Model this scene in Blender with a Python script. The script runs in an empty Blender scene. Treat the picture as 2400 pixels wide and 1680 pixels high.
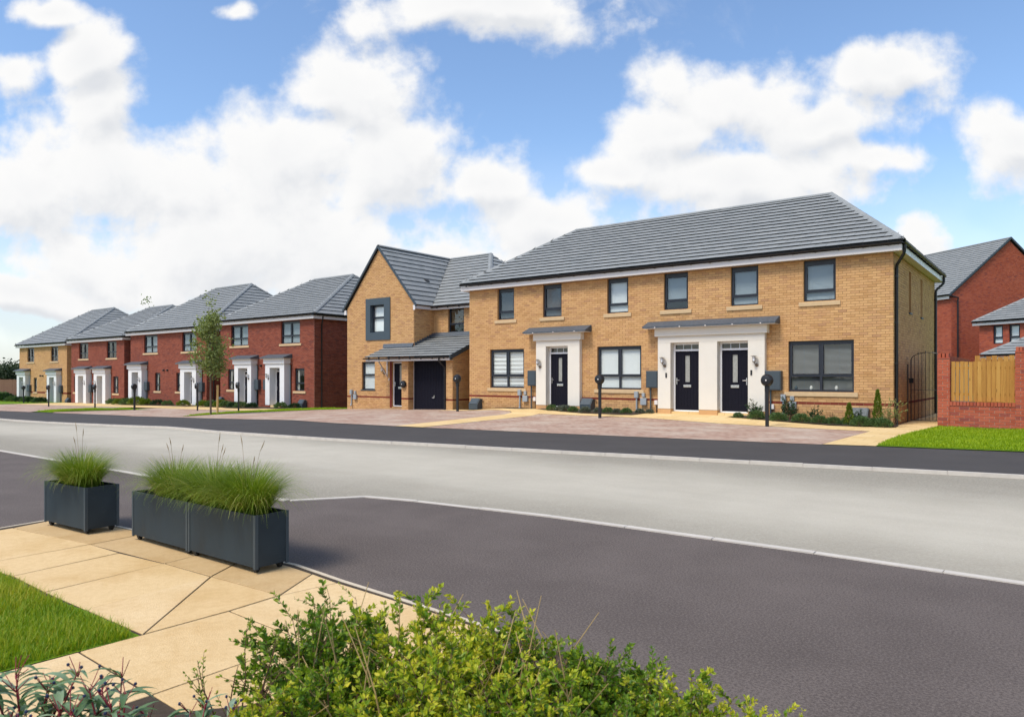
import bpy, bmesh, math, random
import numpy as np
from mathutils import Vector, Matrix

random.seed(7)
RNG = np.random.default_rng(11)
SC = bpy.context.scene
COL = SC.collection
R = math.radians

# ------------------------------------------------------------------ camera
CAMH = 1.41
cam_d = bpy.data.cameras.new('camera')
cam_d.lens = 25.365
cam_d.sensor_width = 36
cam_d.shift_y = 0.01667
cam_d.dof.use_dof = True
cam_d.dof.focus_distance = 13
cam_d.dof.aperture_fstop = 6.3
cam_d.clip_start = 0.05
cam_d.clip_end = 6000
cam = bpy.data.objects.new('camera', cam_d)
COL.objects.link(cam)
cam.location = (0, 0, CAMH)
cam.rotation_euler = (R(90), 0, 0)
SC.camera = cam

# ------------------------------------------------------------------ colour management
SC.view_settings.view_transform = 'Standard'
SC.view_settings.look = 'None'
SC.view_settings.exposure = 0.52
SC.view_settings.gamma = 1.0
SC.view_settings.use_curve_mapping = False
SC.cycles.max_bounces = 8
SC.cycles.transparent_max_bounces = 12
SC.cycles.use_denoising = True

# ------------------------------------------------------------------ sun and sky
SUN_EL = R(57)
SUN_DIR = Vector((-0.74, -0.67, 0)).normalized() * math.cos(SUN_EL) + Vector((0, 0, math.sin(SUN_EL)))
sun_d = bpy.data.lights.new('sun', 'SUN')
sun_d.energy = 2.5
sun_d.angle = R(18)
sun_d.color = (1.0, 0.925, 0.79)
sun = bpy.data.objects.new('sun', sun_d)
COL.objects.link(sun)
sun.rotation_euler = SUN_DIR.to_track_quat('Z', 'Y').to_euler()
sun.location = SUN_DIR * 60


class NT:
    """tiny node-tree helper"""
    def __init__(s, tree):
        s.t = tree
        s.t.nodes.clear()

    def n(s, typ, ins=None, **kw):
        nd = s.t.nodes.new(typ)
        for k, v in kw.items():
            setattr(nd, k, v)
        for k, v in (ins or {}).items():
            sock = nd.inputs[k]
            if hasattr(v, 'is_linked'):
                s.t.links.new(v, sock)
            else:
                sock.default_value = v
        return nd

    def math(s, op, a, b=None, clamp=False):
        nd = s.t.nodes.new('ShaderNodeMath')
        nd.operation = op
        nd.use_clamp = clamp
        for i, v in enumerate((a, b)):
            if v is None:
                continue
            if hasattr(v, 'is_linked'):
                s.t.links.new(v, nd.inputs[i])
            else:
                nd.inputs[i].default_value = v
        return nd.outputs[0]

    def vmath(s, op, *args):
        nd = s.t.nodes.new('ShaderNodeVectorMath')
        nd.operation = op
        for i, v in enumerate(args):
            if hasattr(v, 'is_linked'):
                s.t.links.new(v, nd.inputs[i])
            else:
                nd.inputs[i].default_value = v
        return nd.outputs['Value'] if op in ('LENGTH', 'DOT_PRODUCT') else nd.outputs[0]

    def ramp(s, fac, stops, interp='LINEAR'):
        nd = s.t.nodes.new('ShaderNodeValToRGB')
        cr = nd.color_ramp
        cr.interpolation = interp
        while len(cr.elements) < len(stops):
            cr.elements.new(0.5)
        for e, (p, c) in zip(cr.elements, stops):
            e.position = p
            e.color = (*c, 1) if len(c) == 3 else c
        s.t.links.new(fac, nd.inputs[0])
        return nd.outputs[0]

    def mix(s, fac, a, b, blend='MIX'):
        nd = s.t.nodes.new('ShaderNodeMix')
        nd.data_type = 'RGBA'
        nd.blend_type = blend
        for k, v in ((0, fac), (6, a), (7, b)):
            if hasattr(v, 'is_linked'):
                s.t.links.new(v, nd.inputs[k])
            else:
                nd.inputs[k].default_value = v if k == 0 else ((*v, 1) if len(v) == 3 else v)
        return nd.outputs[2]

    def mapr(s, v, a, b, c=0.0, d=1.0, smooth=True):
        nd = s.t.nodes.new('ShaderNodeMapRange')
        nd.interpolation_type = 'SMOOTHSTEP' if smooth else 'LINEAR'
        s.t.links.new(v, nd.inputs[0])
        for i, x in enumerate((a, b, c, d)):
            nd.inputs[i + 1].default_value = x
        return nd.outputs[0]

    def noise(s, vec, scale, detail=4, rough=0.55, dist=0.0):
        nd = s.t.nodes.new('ShaderNodeTexNoise')
        nd.inputs['Scale'].default_value = scale
        nd.inputs['Detail'].default_value = detail
        nd.inputs['Roughness'].default_value = rough
        nd.inputs['Distortion'].default_value = dist
        if vec is not None:
            s.t.links.new(vec, nd.inputs['Vector'])
        return nd.outputs[0]


def build_world():
    w = bpy.data.worlds.new('World')
    SC.world = w
    w.use_nodes = True
    k = NT(w.node_tree)
    sky = k.n('ShaderNodeTexSky', sky_type='NISHITA')
    sky.sun_disc = False
    sky.sun_elevation = SUN_EL
    sky.sun_rotation = math.atan2(SUN_DIR.x, SUN_DIR.y)
    sky.altitude = 0
    sky.air_density = 1.0
    sky.dust_density = 0.6
    sky.ozone_density = 2.2
    co = k.n('ShaderNodeTexCoord').outputs['Generated']
    sep = k.n('ShaderNodeSeparateXYZ', {0: co})
    x, y, z = sep.outputs
    ay = k.math('MAXIMUM', k.math('ABSOLUTE', y), 0.12)
    px = k.math('DIVIDE', x, ay)
    pz = k.math('DIVIDE', z, ay)
    p = k.n('ShaderNodeCombineXYZ', {0: px, 1: pz, 2: 0.0}).outputs[0]
    # cumulus heaps: centre and half-size in tangents of azimuth and elevation
    blobs = [(-.585, .455, .055, .050), (-.565, .375, .075, .080), (-.640, .285, .200, .100), (-.480, .245, .150, .090),
             (-.700, .425, .050, .035), (-.240, .395, .115, .075), (-.310, .300, .130, .105), (-.190, .280, .150, .100),
             (-.035, .265, .095, .065), (-.350, .165, .420, .085), (.060, .205, .150, .065), (-.030, .510, .185, .055),
             (.330, .385, .140, .085), (.215, .335, .100, .045), (.520, .415, .100, .048), (.440, .350, .130, .055),
             (.310, .270, .240, .065), (.140, .285, .070, .030), (.510, .300, .090, .032), (.700, .305, .085, .070),
             (.560, .170, .085, .042), (-.640, .512, .060, .018), (-.385, .505, .036, .022), (-.680, .115, .140, .030),
             (-.050, .135, .260, .070), (1.05, .42, .20, .16), (-1.10, .40, .24, .17), (1.75, .60, .40, .30), (-1.9, .62, .45, .30),
             (.0, 1.15, .42, .16), (.75, .95, .22, .12), (-.8, 1.0, .28, .14), (-.25, .78, .20, .06), (.45, .70, .13, .05),
             (2.9, .7, .7, .5), (-3.0, .8, .7, .5), (.9, 2.2, .8, .5), (-1.1, 2.5, .8, .5)]
    def field(q0):
        """cloud thickness at a direction: heaps joined smoothly, roughened by noise"""
        m = None
        warp = k.n('ShaderNodeTexNoise', {'Scale': 5.0, 'Detail': 3.0, 'Vector': q0})
        off = k.n('ShaderNodeVectorMath', {0: k.vmath('SUBTRACT', warp.outputs['Color'], (0.5, 0.5, 0.5)), 'Scale': 0.11}, operation='SCALE')
        pw = k.vmath('ADD', q0, off.outputs[0])
        for (cx, cz, rx, rz) in blobs:
            q = k.vmath('MULTIPLY', k.vmath('SUBTRACT', pw, (cx, cz, 0)), (1 / rx, 1 / rz, 0))
            ln = k.vmath('LENGTH', q)
            m = ln if m is None else k.n('ShaderNodeMath', {0: m, 1: ln, 2: 0.22}, operation='SMOOTH_MIN').outputs[0]
        fb = k.noise(q0, 7.5, 7, 0.54, 0.15)
        fb2 = k.noise(q0, 3.0, 3, 0.5)
        d = k.math('SUBTRACT', 1.05, m)
        d = k.math('ADD', d, k.math('MULTIPLY', k.math('SUBTRACT', fb, 0.5), 2.5))
        d = k.math('ADD', d, k.math('MULTIPLY', k.math('SUBTRACT', fb2, 0.5), 0.9))
        return d, fb2
    d, fb2 = field(p)
    d_up, _ = field(k.vmath('ADD', p, (-0.012, 0.030, 0.0)))
    fine = k.math('MULTIPLY', k.math('SUBTRACT', k.noise(p, 26.0, 6, 0.6), 0.5), 0.75)
    dens = k.mapr(k.math('ADD', d, fine), -0.16, 0.50)
    # thin veil over the low sky
    veil = k.math('MULTIPLY', k.mapr(pz, 0.34, 0.04), 0.66)
    veil = k.math('MULTIPLY', veil, k.mapr(fb2, 0.30, 0.62, 0.60, 1.0))
    wisps = k.math('MULTIPLY', k.mapr(k.noise(p, 6.0, 8, 0.65, 0.8), 0.58, 0.82), 0.25)
    dens = k.math('MAXIMUM', dens, k.math('MAXIMUM', veil, wisps))
    # light from above: where the cloud is thicker higher up, the spot lies on a shaded underside
    relief = k.mapr(k.math('SUBTRACT', d_up, d), -0.25, 0.70)
    deep = k.mapr(d, 0.2, 1.6)
    thick = k.math('ADD', k.math('MULTIPLY', relief, .60), k.math('MULTIPLY', deep, .24), True)
    ccol = k.mix(thick, (4.60, 4.58, 4.55), (2.95, 3.12, 3.40))
    blue = k.mix(1.0, sky.outputs[0], (.90, .95, .99), 'MULTIPLY')
    col = k.mix(dens, blue, ccol)
    bg = k.n('ShaderNodeBackground', {'Color': col, 'Strength': 0.15})
    out = k.n('ShaderNodeOutputWorld')
    k.t.links.new(bg.outputs[0], out.inputs[0])


build_world()

# ------------------------------------------------------------------ street frame: a along the terrace to the right, b to the back
SO = Vector((-1.74, 29.65, 0))
SA = math.atan2(-.6063, .7953)
S = Matrix.Translation(SO) @ Matrix.Rotation(SA, 4, 'Z')
KA = [-80, -56, -34, -13, 0]
KZ = [-1.15, -.95, -.66, -.37, 0]


def gslope(a):
    return float(np.interp(a, KA, KZ))


def terrain(a, b):
    h = gslope(a)
    r = min(1, max(0, (b + 2.0) / 1.7))
    f = min(1, max(0, (a - 0.3) / 1.6)) * min(1, max(0, (14.6 - a) / 2.6))
    return h + 0.13 * r * f


def ab(x, y):
    v = S.inverted() @ Vector((x, y, 0))
    return v.x, v.y


# ------------------------------------------------------------------ mesh helpers
class MB:
    def __init__(s):
        s.v = []
        s.f = []
        s.mi = []
        s.T = None

    def add(s, vs, fs, mi=0):
        o = len(s.v)
        if s.T is not None:
            vs = [s.T @ Vector(v) for v in vs]
        s.v += [tuple(v) for v in vs]
        s.f += [tuple(o + i for i in f) for f in fs]
        s.mi += [mi] * len(fs)

    def box(s, x0, x1, y0, y1, z0, z1, mi=0):
        s.add([(x0, y0, z0), (x1, y0, z0), (x1, y1, z0), (x0, y1, z0), (x0, y0, z1), (x1, y0, z1), (x1, y1, z1), (x0, y1, z1)],
              [(0, 3, 2, 1), (4, 5, 6, 7), (0, 1, 5, 4), (1, 2, 6, 5), (2, 3, 7, 6), (3, 0, 4, 7)], mi)

    def quad(s, a, b, c, d, mi=0):
        s.add([a, b, c, d], [(0, 1, 2, 3)], mi)

    def prism(s, poly, axis, lo, hi, mi=0):
        """poly: 2-D points; axis 'x' -> (y,z), 'y' -> (x,z), 'z' -> (x,y)"""
        def P(p, h):
            return {'x': (h, p[0], p[1]), 'y': (p[0], h, p[1]), 'z': (p[0], p[1], h)}[axis]
        n = len(poly)
        s.add([P(p, lo) for p in poly] + [P(p, hi) for p in poly],
              [tuple(range(n))[::-1], tuple(range(n, 2 * n))] + [(i, (i + 1) % n, n + (i + 1) % n, n + i) for i in range(n)], mi)

    def tube(s, pts, r, n=8, mi=0, cap=True):
        pts = [Vector(p) for p in pts]
        rs = r if isinstance(r, (list, tuple)) else [r] * len(pts)
        vs, fs = [], []
        up = None
        for i, p in enumerate(pts):
            d = (pts[min(i + 1, len(pts) - 1)] - pts[max(i - 1, 0)]).normalized()
            if up is None:
                up = Vector((0, 0, 1)) if abs(d.z) < .9 else Vector((1, 0, 0))
            x = d.cross(up).normalized()
            yv = x.cross(d).normalized()
            up = yv
            for j in range(n):
                a = 2 * math.pi * j / n
                vs.append(p + (x * math.cos(a) + yv * math.sin(a)) * rs[i])
        for i in range(len(pts) - 1):
            for j in range(n):
                fs.append((i * n + j, i * n + (j + 1) % n, (i + 1) * n + (j + 1) % n, (i + 1) * n + j))
        if cap:
            fs.append(tuple(range(n))[::-1])
            fs.append(tuple(range((len(pts) - 1) * n, len(pts) * n)))
        s.add(vs, fs, mi)

    def lathe(s, prof, n=20, mi=0):
        """prof: (r, z) about local z"""
        vs, fs = [], []
        for (r, z) in prof:
            for j in range(n):
                a = 2 * math.pi * j / n
                vs.append((r * math.cos(a), r * math.sin(a), z))
        for i in range(len(prof) - 1):
            for j in range(n):
                fs.append((i * n + j, i * n + (j + 1) % n, (i + 1) * n + (j + 1) % n, (i + 1) * n + j))
        s.add(vs, fs, mi)

    def mesh(s, name, mats, smooth=False):
        me = bpy.data.meshes.new(name)
        me.from_pydata(s.v, [], s.f)
        mats = mats if isinstance(mats, (list, tuple)) else [mats]
        for m in mats:
            me.materials.append(m)
        if any(s.mi):
            me.polygons.foreach_set('material_index', s.mi)
        if smooth:
            me.polygons.foreach_set('use_smooth', [True] * len(me.polygons))
        me.update()
        return me

    def build(s, name, mats, parent=None, smooth=False, bevel=0, M=None):
        o = link(name, s.mesh(name, mats, smooth), parent, M)
        if bevel:
            b = o.modifiers.new('bevel', 'BEVEL')
            b.width = bevel
            b.segments = 2
            b.limit_method = 'ANGLE'
        if smooth:
            bpy_shade(o)
        return o


def bpy_shade(o):
    me = o.data
    bm = bmesh.new()
    bm.from_mesh(me)
    for e in bm.edges:
        if len(e.link_faces) == 2 and e.calc_face_angle(0) > R(38):
            e.smooth = False
    bm.to_mesh(me)
    bm.free()


def link(name, data, parent=None, M=None):
    o = bpy.data.objects.new(name, data)
    COL.objects.link(o)
    if parent is not None:
        o.parent = parent
    if M is not None:
        o.matrix_local = M
    return o


def tag(o, label, cat, group=None, kind=None):
    if label:
        o['label'] = label
    if cat:
        o['category'] = cat
    if group:
        o['group'] = group
    if kind:
        o['kind'] = kind
    return o


def empty(name, M):
    o = bpy.data.objects.new(name, None)
    o.empty_display_size = .3
    COL.objects.link(o)
    o.matrix_world = M
    return o


def at(a, b, rz=0.0, z=None):
    """world matrix of a spot on the street ground"""
    return S @ Matrix.Translation((a, b, terrain(a, b) if z is None else z)) @ Matrix.Rotation(rz, 4, 'Z')


def np_mesh(name, verts, faces, mats, tint=None, smooth=False):
    """fast mesh from numpy arrays; faces (n,k)"""
    me = bpy.data.meshes.new(name)
    nv, (nf, k) = len(verts), faces.shape
    me.vertices.add(nv)
    me.vertices.foreach_set('co', np.ascontiguousarray(verts, np.float32).ravel())
    me.loops.add(nf * k)
    me.loops.foreach_set('vertex_index', np.ascontiguousarray(faces, np.int32).ravel())
    me.polygons.add(nf)
    me.polygons.foreach_set('loop_start', np.arange(0, nf * k, k, dtype=np.int32))
    for m in (mats if isinstance(mats, (list, tuple)) else [mats]):
        me.materials.append(m)
    me.update(calc_edges=True)
    if tint is not None:
        at_ = me.attributes.new('tint', 'FLOAT', 'POINT')
        at_.data.foreach_set('value', np.ascontiguousarray(tint, np.float32))
    me.polygons.foreach_set('use_smooth', np.full(nf, bool(smooth)))
    return me


# ------------------------------------------------------------------ materials
def new_mat(name):
    m = bpy.data.materials.new(name)
    m.use_nodes = True
    return m, NT(m.node_tree)


def finish(k, color, rough=0.8, bump=None, bstr=0.3, bdist=0.01, spec=0.5, metallic=0.0, **extra):
    ins = {'Roughness': rough, 'Specular IOR Level': spec, 'Metallic': metallic}
    ins['Base Color'] = color if hasattr(color, 'is_linked') else (*color, 1)
    ins.update(extra)
    b = k.n('ShaderNodeBsdfPrincipled', ins)
    if bump is not None:
        bn = k.n('ShaderNodeBump', {'Height': bump, 'Strength': bstr, 'Distance': bdist})
        k.t.links.new(bn.outputs[0], b.inputs['Normal'])
    o = k.n('ShaderNodeOutputMaterial')
    k.t.links.new(b.outputs[0], o.inputs[0])
    return b


def plain(name, col, rough=0.6, var=0.08, scale=6.0, bump=0.0, spec=0.5, metallic=0.0, fine=60.0):
    m, k = new_mat(name)
    co = k.n('ShaderNodeTexCoord').outputs['Object']
    n1 = k.noise(co, scale, 5)
    c = k.mix(n1, tuple(max(0, x * (1 - 2 * var)) for x in col), tuple(x * (1 + 2 * var) for x in col))
    bn = k.noise(co, fine, 4) if bump else None
    rr = k.mapr(k.noise(co, scale * 2.3, 4), 0.3, 0.7, max(0.02, rough - 0.07), min(1, rough + 0.07))
    finish(k, c, rr, bn, bump, 0.004, spec, metallic)
    return m


def rand01(k):
    g = k.n('ShaderNodeNewGeometry').outputs['Random Per Island']
    o = k.n('ShaderNodeObjectInfo').outputs['Random']
    return k.math('FRACT', k.math('ADD', g, o))


def brick_mat(name, stops, noise_amt=0.35):
    m, k = new_mat(name)
    r = rand01(k)
    c = k.ramp(r, stops)
    co = k.n('ShaderNodeNewGeometry').outputs['Position']
    n1 = k.noise(co, 22, 5, 0.65)
    big = k.noise(co, 0.55, 3, 0.5)
    c = k.mix(k.mapr(n1, 0.35, 0.75, 0.0, noise_amt * .7), c, (0.8, 0.66, 0.52), 'MULTIPLY')
    c = k.mix(k.mapr(big, 0.35, 0.7, 0.0, 0.35), c, (0.86, 0.80, 0.76), 'MULTIPLY')
    finish(k, c, 0.88, k.noise(co, 140, 3), 0.35, 0.004, 0.25)
    return m


BUFF = brick_mat('buff_brick', [(0.0, (.50, .285, .125)), (0.25, (.58, .345, .155)), (0.5, (.63, .385, .180)), (0.75, (.59, .350, .165)),
                                (0.92, (.53, .305, .150)), (1.0, (.45, .255, .135))])
RED = brick_mat('red_brick', [(0.0, (.21, .055, .034)), (0.3, (.265, .074, .045)), (0.6, (.30, .092, .058)), (0.85, (.235, .066, .044)), (1.0, (.16, .05, .04))])
REDBRIGHT = brick_mat('bright_red_brick', [(0.0, (.36, .078, .042)), (0.4, (.43, .105, .056)), (0.75, (.47, .125, .070)), (0.92, (.36, .085, .056)), (1.0, (.24, .066, .055))])
BAND = brick_mat('dark_red_brick', [(0.0, (.17, .034, .022)), (1.0, (.24, .05, .032))])
MORTAR_B = plain('buff_mortar', (.37, .235, .115), 0.95, .08, 12)
MORTAR_R = plain('grey_mortar', (.30, .22, .18), 0.95, .08, 12)
MORTAR_L = plain('light_mortar', (.50, .37, .30), 0.95, .08, 12)
SILL = plain('cast_stone', (.56, .405, .235), 0.85, .06, 8, .3)
RENDER = plain('cream_render', (.70, .665, .60), 0.9, .02, 3, .5, fine=220)
RENDER_W = plain('white_render', (.70, .71, .73), 0.9, .02, 3, .5, fine=220)
EDGE = plain('edging_concrete', (.56, .475, .36), 0.9, .10, 7, .4)
WHITE = plain('white_pvc', (.70, .66, .645), 0.35, .02, 3)
DOORWHITE = plain('door_white', (.80, .81, .84), 0.35, .02, 3)
FRAME = plain('anthracite_frame', (.016, .020, .031), 0.38, .06, 5)
DOOR = plain('dark_door', (.0065, .0065, .014), 0.62, .06, 8, .12, .15)
BLACK = plain('black_plastic', (.010, .011, .014), 0.38, .08, 6)
LEAD = plain('lead_sheet', (.070, .085, .105), 0.6, .30, 14, .4)
SLATEBOX = plain('slate_grey_plastic', (.045, .063, .078), 0.5, .06, 6)
CLAD = plain('slate_cladding', (.050, .072, .090), 0.55, .05, 4, .1)
GREYBOX = plain('grey_plastic', (.29, .325, .36), 0.5, .06, 8)
STEEL = plain('steel', (.62, .60, .57), 0.28, .05, 20, 0, .5, 1.0)
BRONZE = plain('aged_metal', (.20, .155, .115), 0.4, .1, 20, 0, .5, .7)
OPAL = plain('frosted_lamp_glass', (.78, .80, .85), 0.25, .02, 4)
INNER = plain('dim_interior', (.10, .095, .09), 0.9, .1, 1)
BLIND = plain('white_blind', (.84, .85, .84), 0.55, .03, 3)
BLINDM = plain('mid_blind', (.32, .375, .41), 0.55, .03, 3)
BLINDD2 = plain('open_slat_blind', (.22, .235, .25), 0.55, .03, 3)
BLINDD = plain('grey_blind', (.085, .092, .10), 0.55, .03, 3)
BLINDT = plain('wood_blind', (.30, .20, .11), 0.55, .05, 3)
CURTAIN = plain('pale_curtain', (.60, .58, .54), 0.9, .05, 5)
CONC = plain('kerb_concrete', (.54, .495, .44), 0.9, .10, 7, .4)
SOIL = plain('bark_mulch', (.055, .036, .024), 0.95, .35, 24, .9, fine=70)
STAKE = plain('stake_timber', (.55, .36, .13), 0.75, .12, 12, .2)
BARK = plain('young_bark', (.13, .095, .065), 0.9, .2, 18, .5)
TYRE = plain('castor_rubber', (.012, .012, .012), 0.6, .1, 10)


def tile_mat():
    m, k = new_mat('roof_tile')
    r = rand01(k)
    c = k.ramp(r, [(0.0, (.225, .238, .240)), (0.5, (.25, .262, .264)), (1.0, (.270, .281, .281))])
    co = k.n('ShaderNodeNewGeometry').outputs['Position']
    n1 = k.noise(co, 7, 6, 0.6)
    c = k.mix(k.mapr(n1, 0.35, 0.75, 0, 0.35), c, (0.80, 0.82, 0.84), 'MULTIPLY')
    finish(k, c, 0.62, k.noise(co, 160, 3), 0.25, 0.003, 0.4)
    return m


TILE = tile_mat()
TILE_EDGE_SHADE = plain('tile_edge_shade', (.030, .036, .042), 0.8, .1, 6)  # near-black butt faces: shadow line under each tile row, painted into the colour
TILEDECK = plain('roof_underlay', (.03, .033, .037), 0.9, .1, 4)


def glass_mat():
    m, k = new_mat('window_glass')
    lw = k.n('ShaderNodeLayerWeight', {'Blend': 0.5})
    fac = k.math('MINIMUM', k.math('ADD', k.math('MULTIPLY', k.math('POWER', lw.outputs['Facing'], 5.0), 0.95), 0.065), 0.9)
    co = k.n('ShaderNodeTexCoord').outputs['Object']
    wav = k.n('ShaderNodeBump', {'Height': k.noise(co, 1.4, 2), 'Strength': 0.10, 'Distance': 0.02})
    tr = k.n('ShaderNodeBsdfTransparent', {'Color': (.93, .96, .96, 1)})
    gl = k.n('ShaderNodeBsdfGlossy', {'Roughness': 0.015, 'Color': (.95, .97, 1, 1), 'Normal': wav.outputs[0]})
    mx = k.n('ShaderNodeMixShader', {0: fac, 1: tr.outputs[0], 2: gl.outputs[0]})
    o = k.n('ShaderNodeOutputMaterial')
    k.t.links.new(mx.outputs[0], o.inputs[0])
    return m


GLASS = glass_mat()


def asphalt(name, c0, c1, speck=0.35, rough=0.85, streak=0.0, patch=0.0, edge=False):
    m, k = new_mat(name)
    co = k.n('ShaderNodeTexCoord').outputs['Object']
    fine = k.noise(co, 72, 5, 0.85)
    med = k.noise(co, 1.1, 6, 0.6)
    fac = k.math('ADD', k.math('MULTIPLY', med, 1 - speck), k.math('MULTIPLY', k.mapr(fine, .36, .64, 0.0, 1.0, False), speck))
    if streak:
        mp = k.n('ShaderNodeMapping', {'Vector': co, 'Scale': (0.10, 1.5, 1.0)})
        st = k.noise(mp.outputs[0], 1.0, 6, 0.62)
        fac = k.math('ADD', k.math('MULTIPLY', fac, 1 - streak), k.math('MULTIPLY', st, streak))
    c = k.mix(k.mapr(fac, 0.34, 0.66), c0, c1)
    vor = k.n('ShaderNodeTexVoronoi', {'Vector': co, 'Scale': 62.0})
    chips = k.mapr(vor.outputs['Distance'], 0.32, 0.12, 0, 0.7)
    gate = k.mapr(k.n('ShaderNodeTexNoise', {'Vector': co, 'Scale': 45.0}).outputs[0], 0.60, 0.72)
    c = k.mix(k.math('MULTIPLY', chips, gate), c, tuple(min(.8, x * 2.1) for x in c1))
    if edge:                                                     # dust lies along the crown, the channels are cleaner and coarser
        sy = k.n('ShaderNodeSeparateXYZ', {0: co}).outputs[1]
        off = k.math('ADD', k.math('ABSOLUTE', k.math('ADD', sy, 14.15)), k.math('MULTIPLY', k.math('SUBTRACT', k.noise(co, 0.5, 5, 0.6), 0.5), 1.6))
        e = k.mapr(off, 0.5, 2.9)
        grit = k.mapr(k.noise(co, 34, 4, 0.85), 0.36, 0.62, .55, 1.0)
        c = k.mix(k.math('MULTIPLY', k.math('MULTIPLY', e, grit), .85), c, tuple(x * y for x, y in zip(c0, (.50, .495, .48))))
    if patch:
        pn = k.noise(co, 0.35, 7, 0.65, 0.6)
        c = k.mix(k.mapr(pn, 0.52, 0.66, 0, patch), c, tuple(x * .72 for x in c0))
    finish(k, c, rough, k.noise(co, 260, 3), 0.22, 0.004, 0.3)
    return m


ROAD = asphalt('pale_dusty_road', (.410, .372, .303), (.485, .446, .368), 0.40, 0.9, 0.32, 0.12, True)
FOOT = asphalt('dark_asphalt', (.045, .041, .039), (.074, .067, .064), 0.6)
FOOTN = asphalt('brown_asphalt', (.076, .060, .053), (.148, .121, .108), 0.6)


def slab_mat(name='buff_slab', f=1.0):
    m, k = new_mat(name)
    r = k.n('ShaderNodeObjectInfo').outputs['Random']
    co = k.n('ShaderNodeNewGeometry').outputs['Position']
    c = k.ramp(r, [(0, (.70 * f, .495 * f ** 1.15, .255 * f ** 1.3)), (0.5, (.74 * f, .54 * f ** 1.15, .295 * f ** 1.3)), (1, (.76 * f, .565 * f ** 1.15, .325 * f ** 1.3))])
    fine = k.noise(co, 120, 3, 0.7)
    big = k.noise(co, 1.6, 7, 0.68)
    mid = k.noise(co, 26, 4, 0.7)
    c = k.mix(k.mapr(mid, 0.35, 0.7, 0, 0.40), c, (.80, .74, .64), 'MULTIPLY')
    c = k.mix(k.mapr(fine, 0.35, 0.7, 0, 0.30), c, (.74, .70, .64), 'MULTIPLY')
    c = k.mix(k.mapr(big, 0.42, 0.70, 0, 0.60), c, (.82, .74, .60), 'MULTIPLY')
    finish(k, c, 0.9, fine, 0.7, 0.006, 0.25)
    return m


SLAB = slab_mat()
SLAB_STAIN_SHADE = slab_mat('stained_shaded_buff_slab', .80)  # staining plus the soft shade beside the planters, both put into the colour


def buff_path_mat():
    """far buff slabs: joints too fine to pick apart at this distance"""
    m, k = new_mat('buff_path')
    co = k.n('ShaderNodeTexCoord').outputs['Object']
    br = k.n('ShaderNodeTexBrick', {'Vector': co, 'Color1': (.66, .47, .22, 1), 'Color2': (.74, .55, .29, 1), 'Mortar': (.42, .29, .14, 1),
                                    'Scale': 1.0, 'Mortar Size': 0.006, 'Brick Width': 0.6, 'Row Height': 0.45})
    c = k.mix(k.mapr(k.noise(co, 1.3, 5), 0.4, 0.75, 0, .4), br.outputs['Color'], (.86, .76, .58), 'MULTIPLY')
    finish(k, c, 0.9, k.noise(co, 90, 3), 0.4, 0.004, 0.25)
    return m


BUFFPATH = buff_path_mat()


def paver_mat(name, rot):
    m, k = new_mat(name)
    co = k.n('ShaderNodeTexCoord').outputs['Object']
    mp = k.n('ShaderNodeMapping', {'Vector': co, 'Rotation': (0, 0, rot)})
    br = k.n('ShaderNodeTexBrick', {'Vector': mp.outputs[0], 'Color1': (.0, .0, .0, 1), 'Color2': (1, 1, 1, 1), 'Mortar': (.5, .5, .5, 1),
                                    'Scale': 1.0, 'Mortar Size': 0.006, 'Brick Width': 0.21, 'Row Height': 0.105})
    c = k.ramp(br.outputs['Color'], [(0, (.28, .155, .11)), (0.35, (.37, .22, .16)), (0.7, (.43, .285, .215)), (1, (.35, .23, .18))])
    dust = k.mapr(k.noise(co, 0.8, 6, 0.62), 0.40, 0.70, 0.12, 0.68)
    c = k.mix(dust, c, (.56, .475, .385))
    c = k.mix(k.math('MULTIPLY', br.outputs['Fac'], 0.55), c, (.26, .20, .165))
    finish(k, c, 0.9, k.math('MULTIPLY', br.outputs['Fac'], -1.0), 0.5, 0.006, 0.25)
    return m


PAVER = paver_mat('block_paving', R(45))
PAVER2 = paver_mat('block_paving_straight', R(3))


def leaf_mat(name, stops, trans=0.35, rough=0.45, tstops=None, gloss=0.35):
    """colour from leaf age ('tint' 0 old .. 1 young) and a random tone per leaf"""
    m, k = new_mat(name)
    t = k.n('ShaderNodeAttribute', attribute_name='tint').outputs['Fac']
    r = k.n('ShaderNodeNewGeometry').outputs['Random Per Island']
    f = k.math('ADD', k.math('MULTIPLY', t, 0.62), k.math('MULTIPLY', r, 0.38))
    c = k.ramp(f, stops)
    d = k.n('ShaderNodeBsdfPrincipled', {'Base Color': c, 'Roughness': rough, 'Specular IOR Level': gloss})
    tr = k.n('ShaderNodeBsdfTranslucent', {'Color': k.mix(1.0, c, (1.25, 1.3, .55), 'MULTIPLY')})
    mx = k.n('ShaderNodeMixShader', {0: trans, 1: d.outputs[0], 2: tr.outputs[0]})
    o = k.n('ShaderNodeOutputMaterial')
    k.t.links.new(mx.outputs[0], o.inputs[0])
    return m


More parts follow.
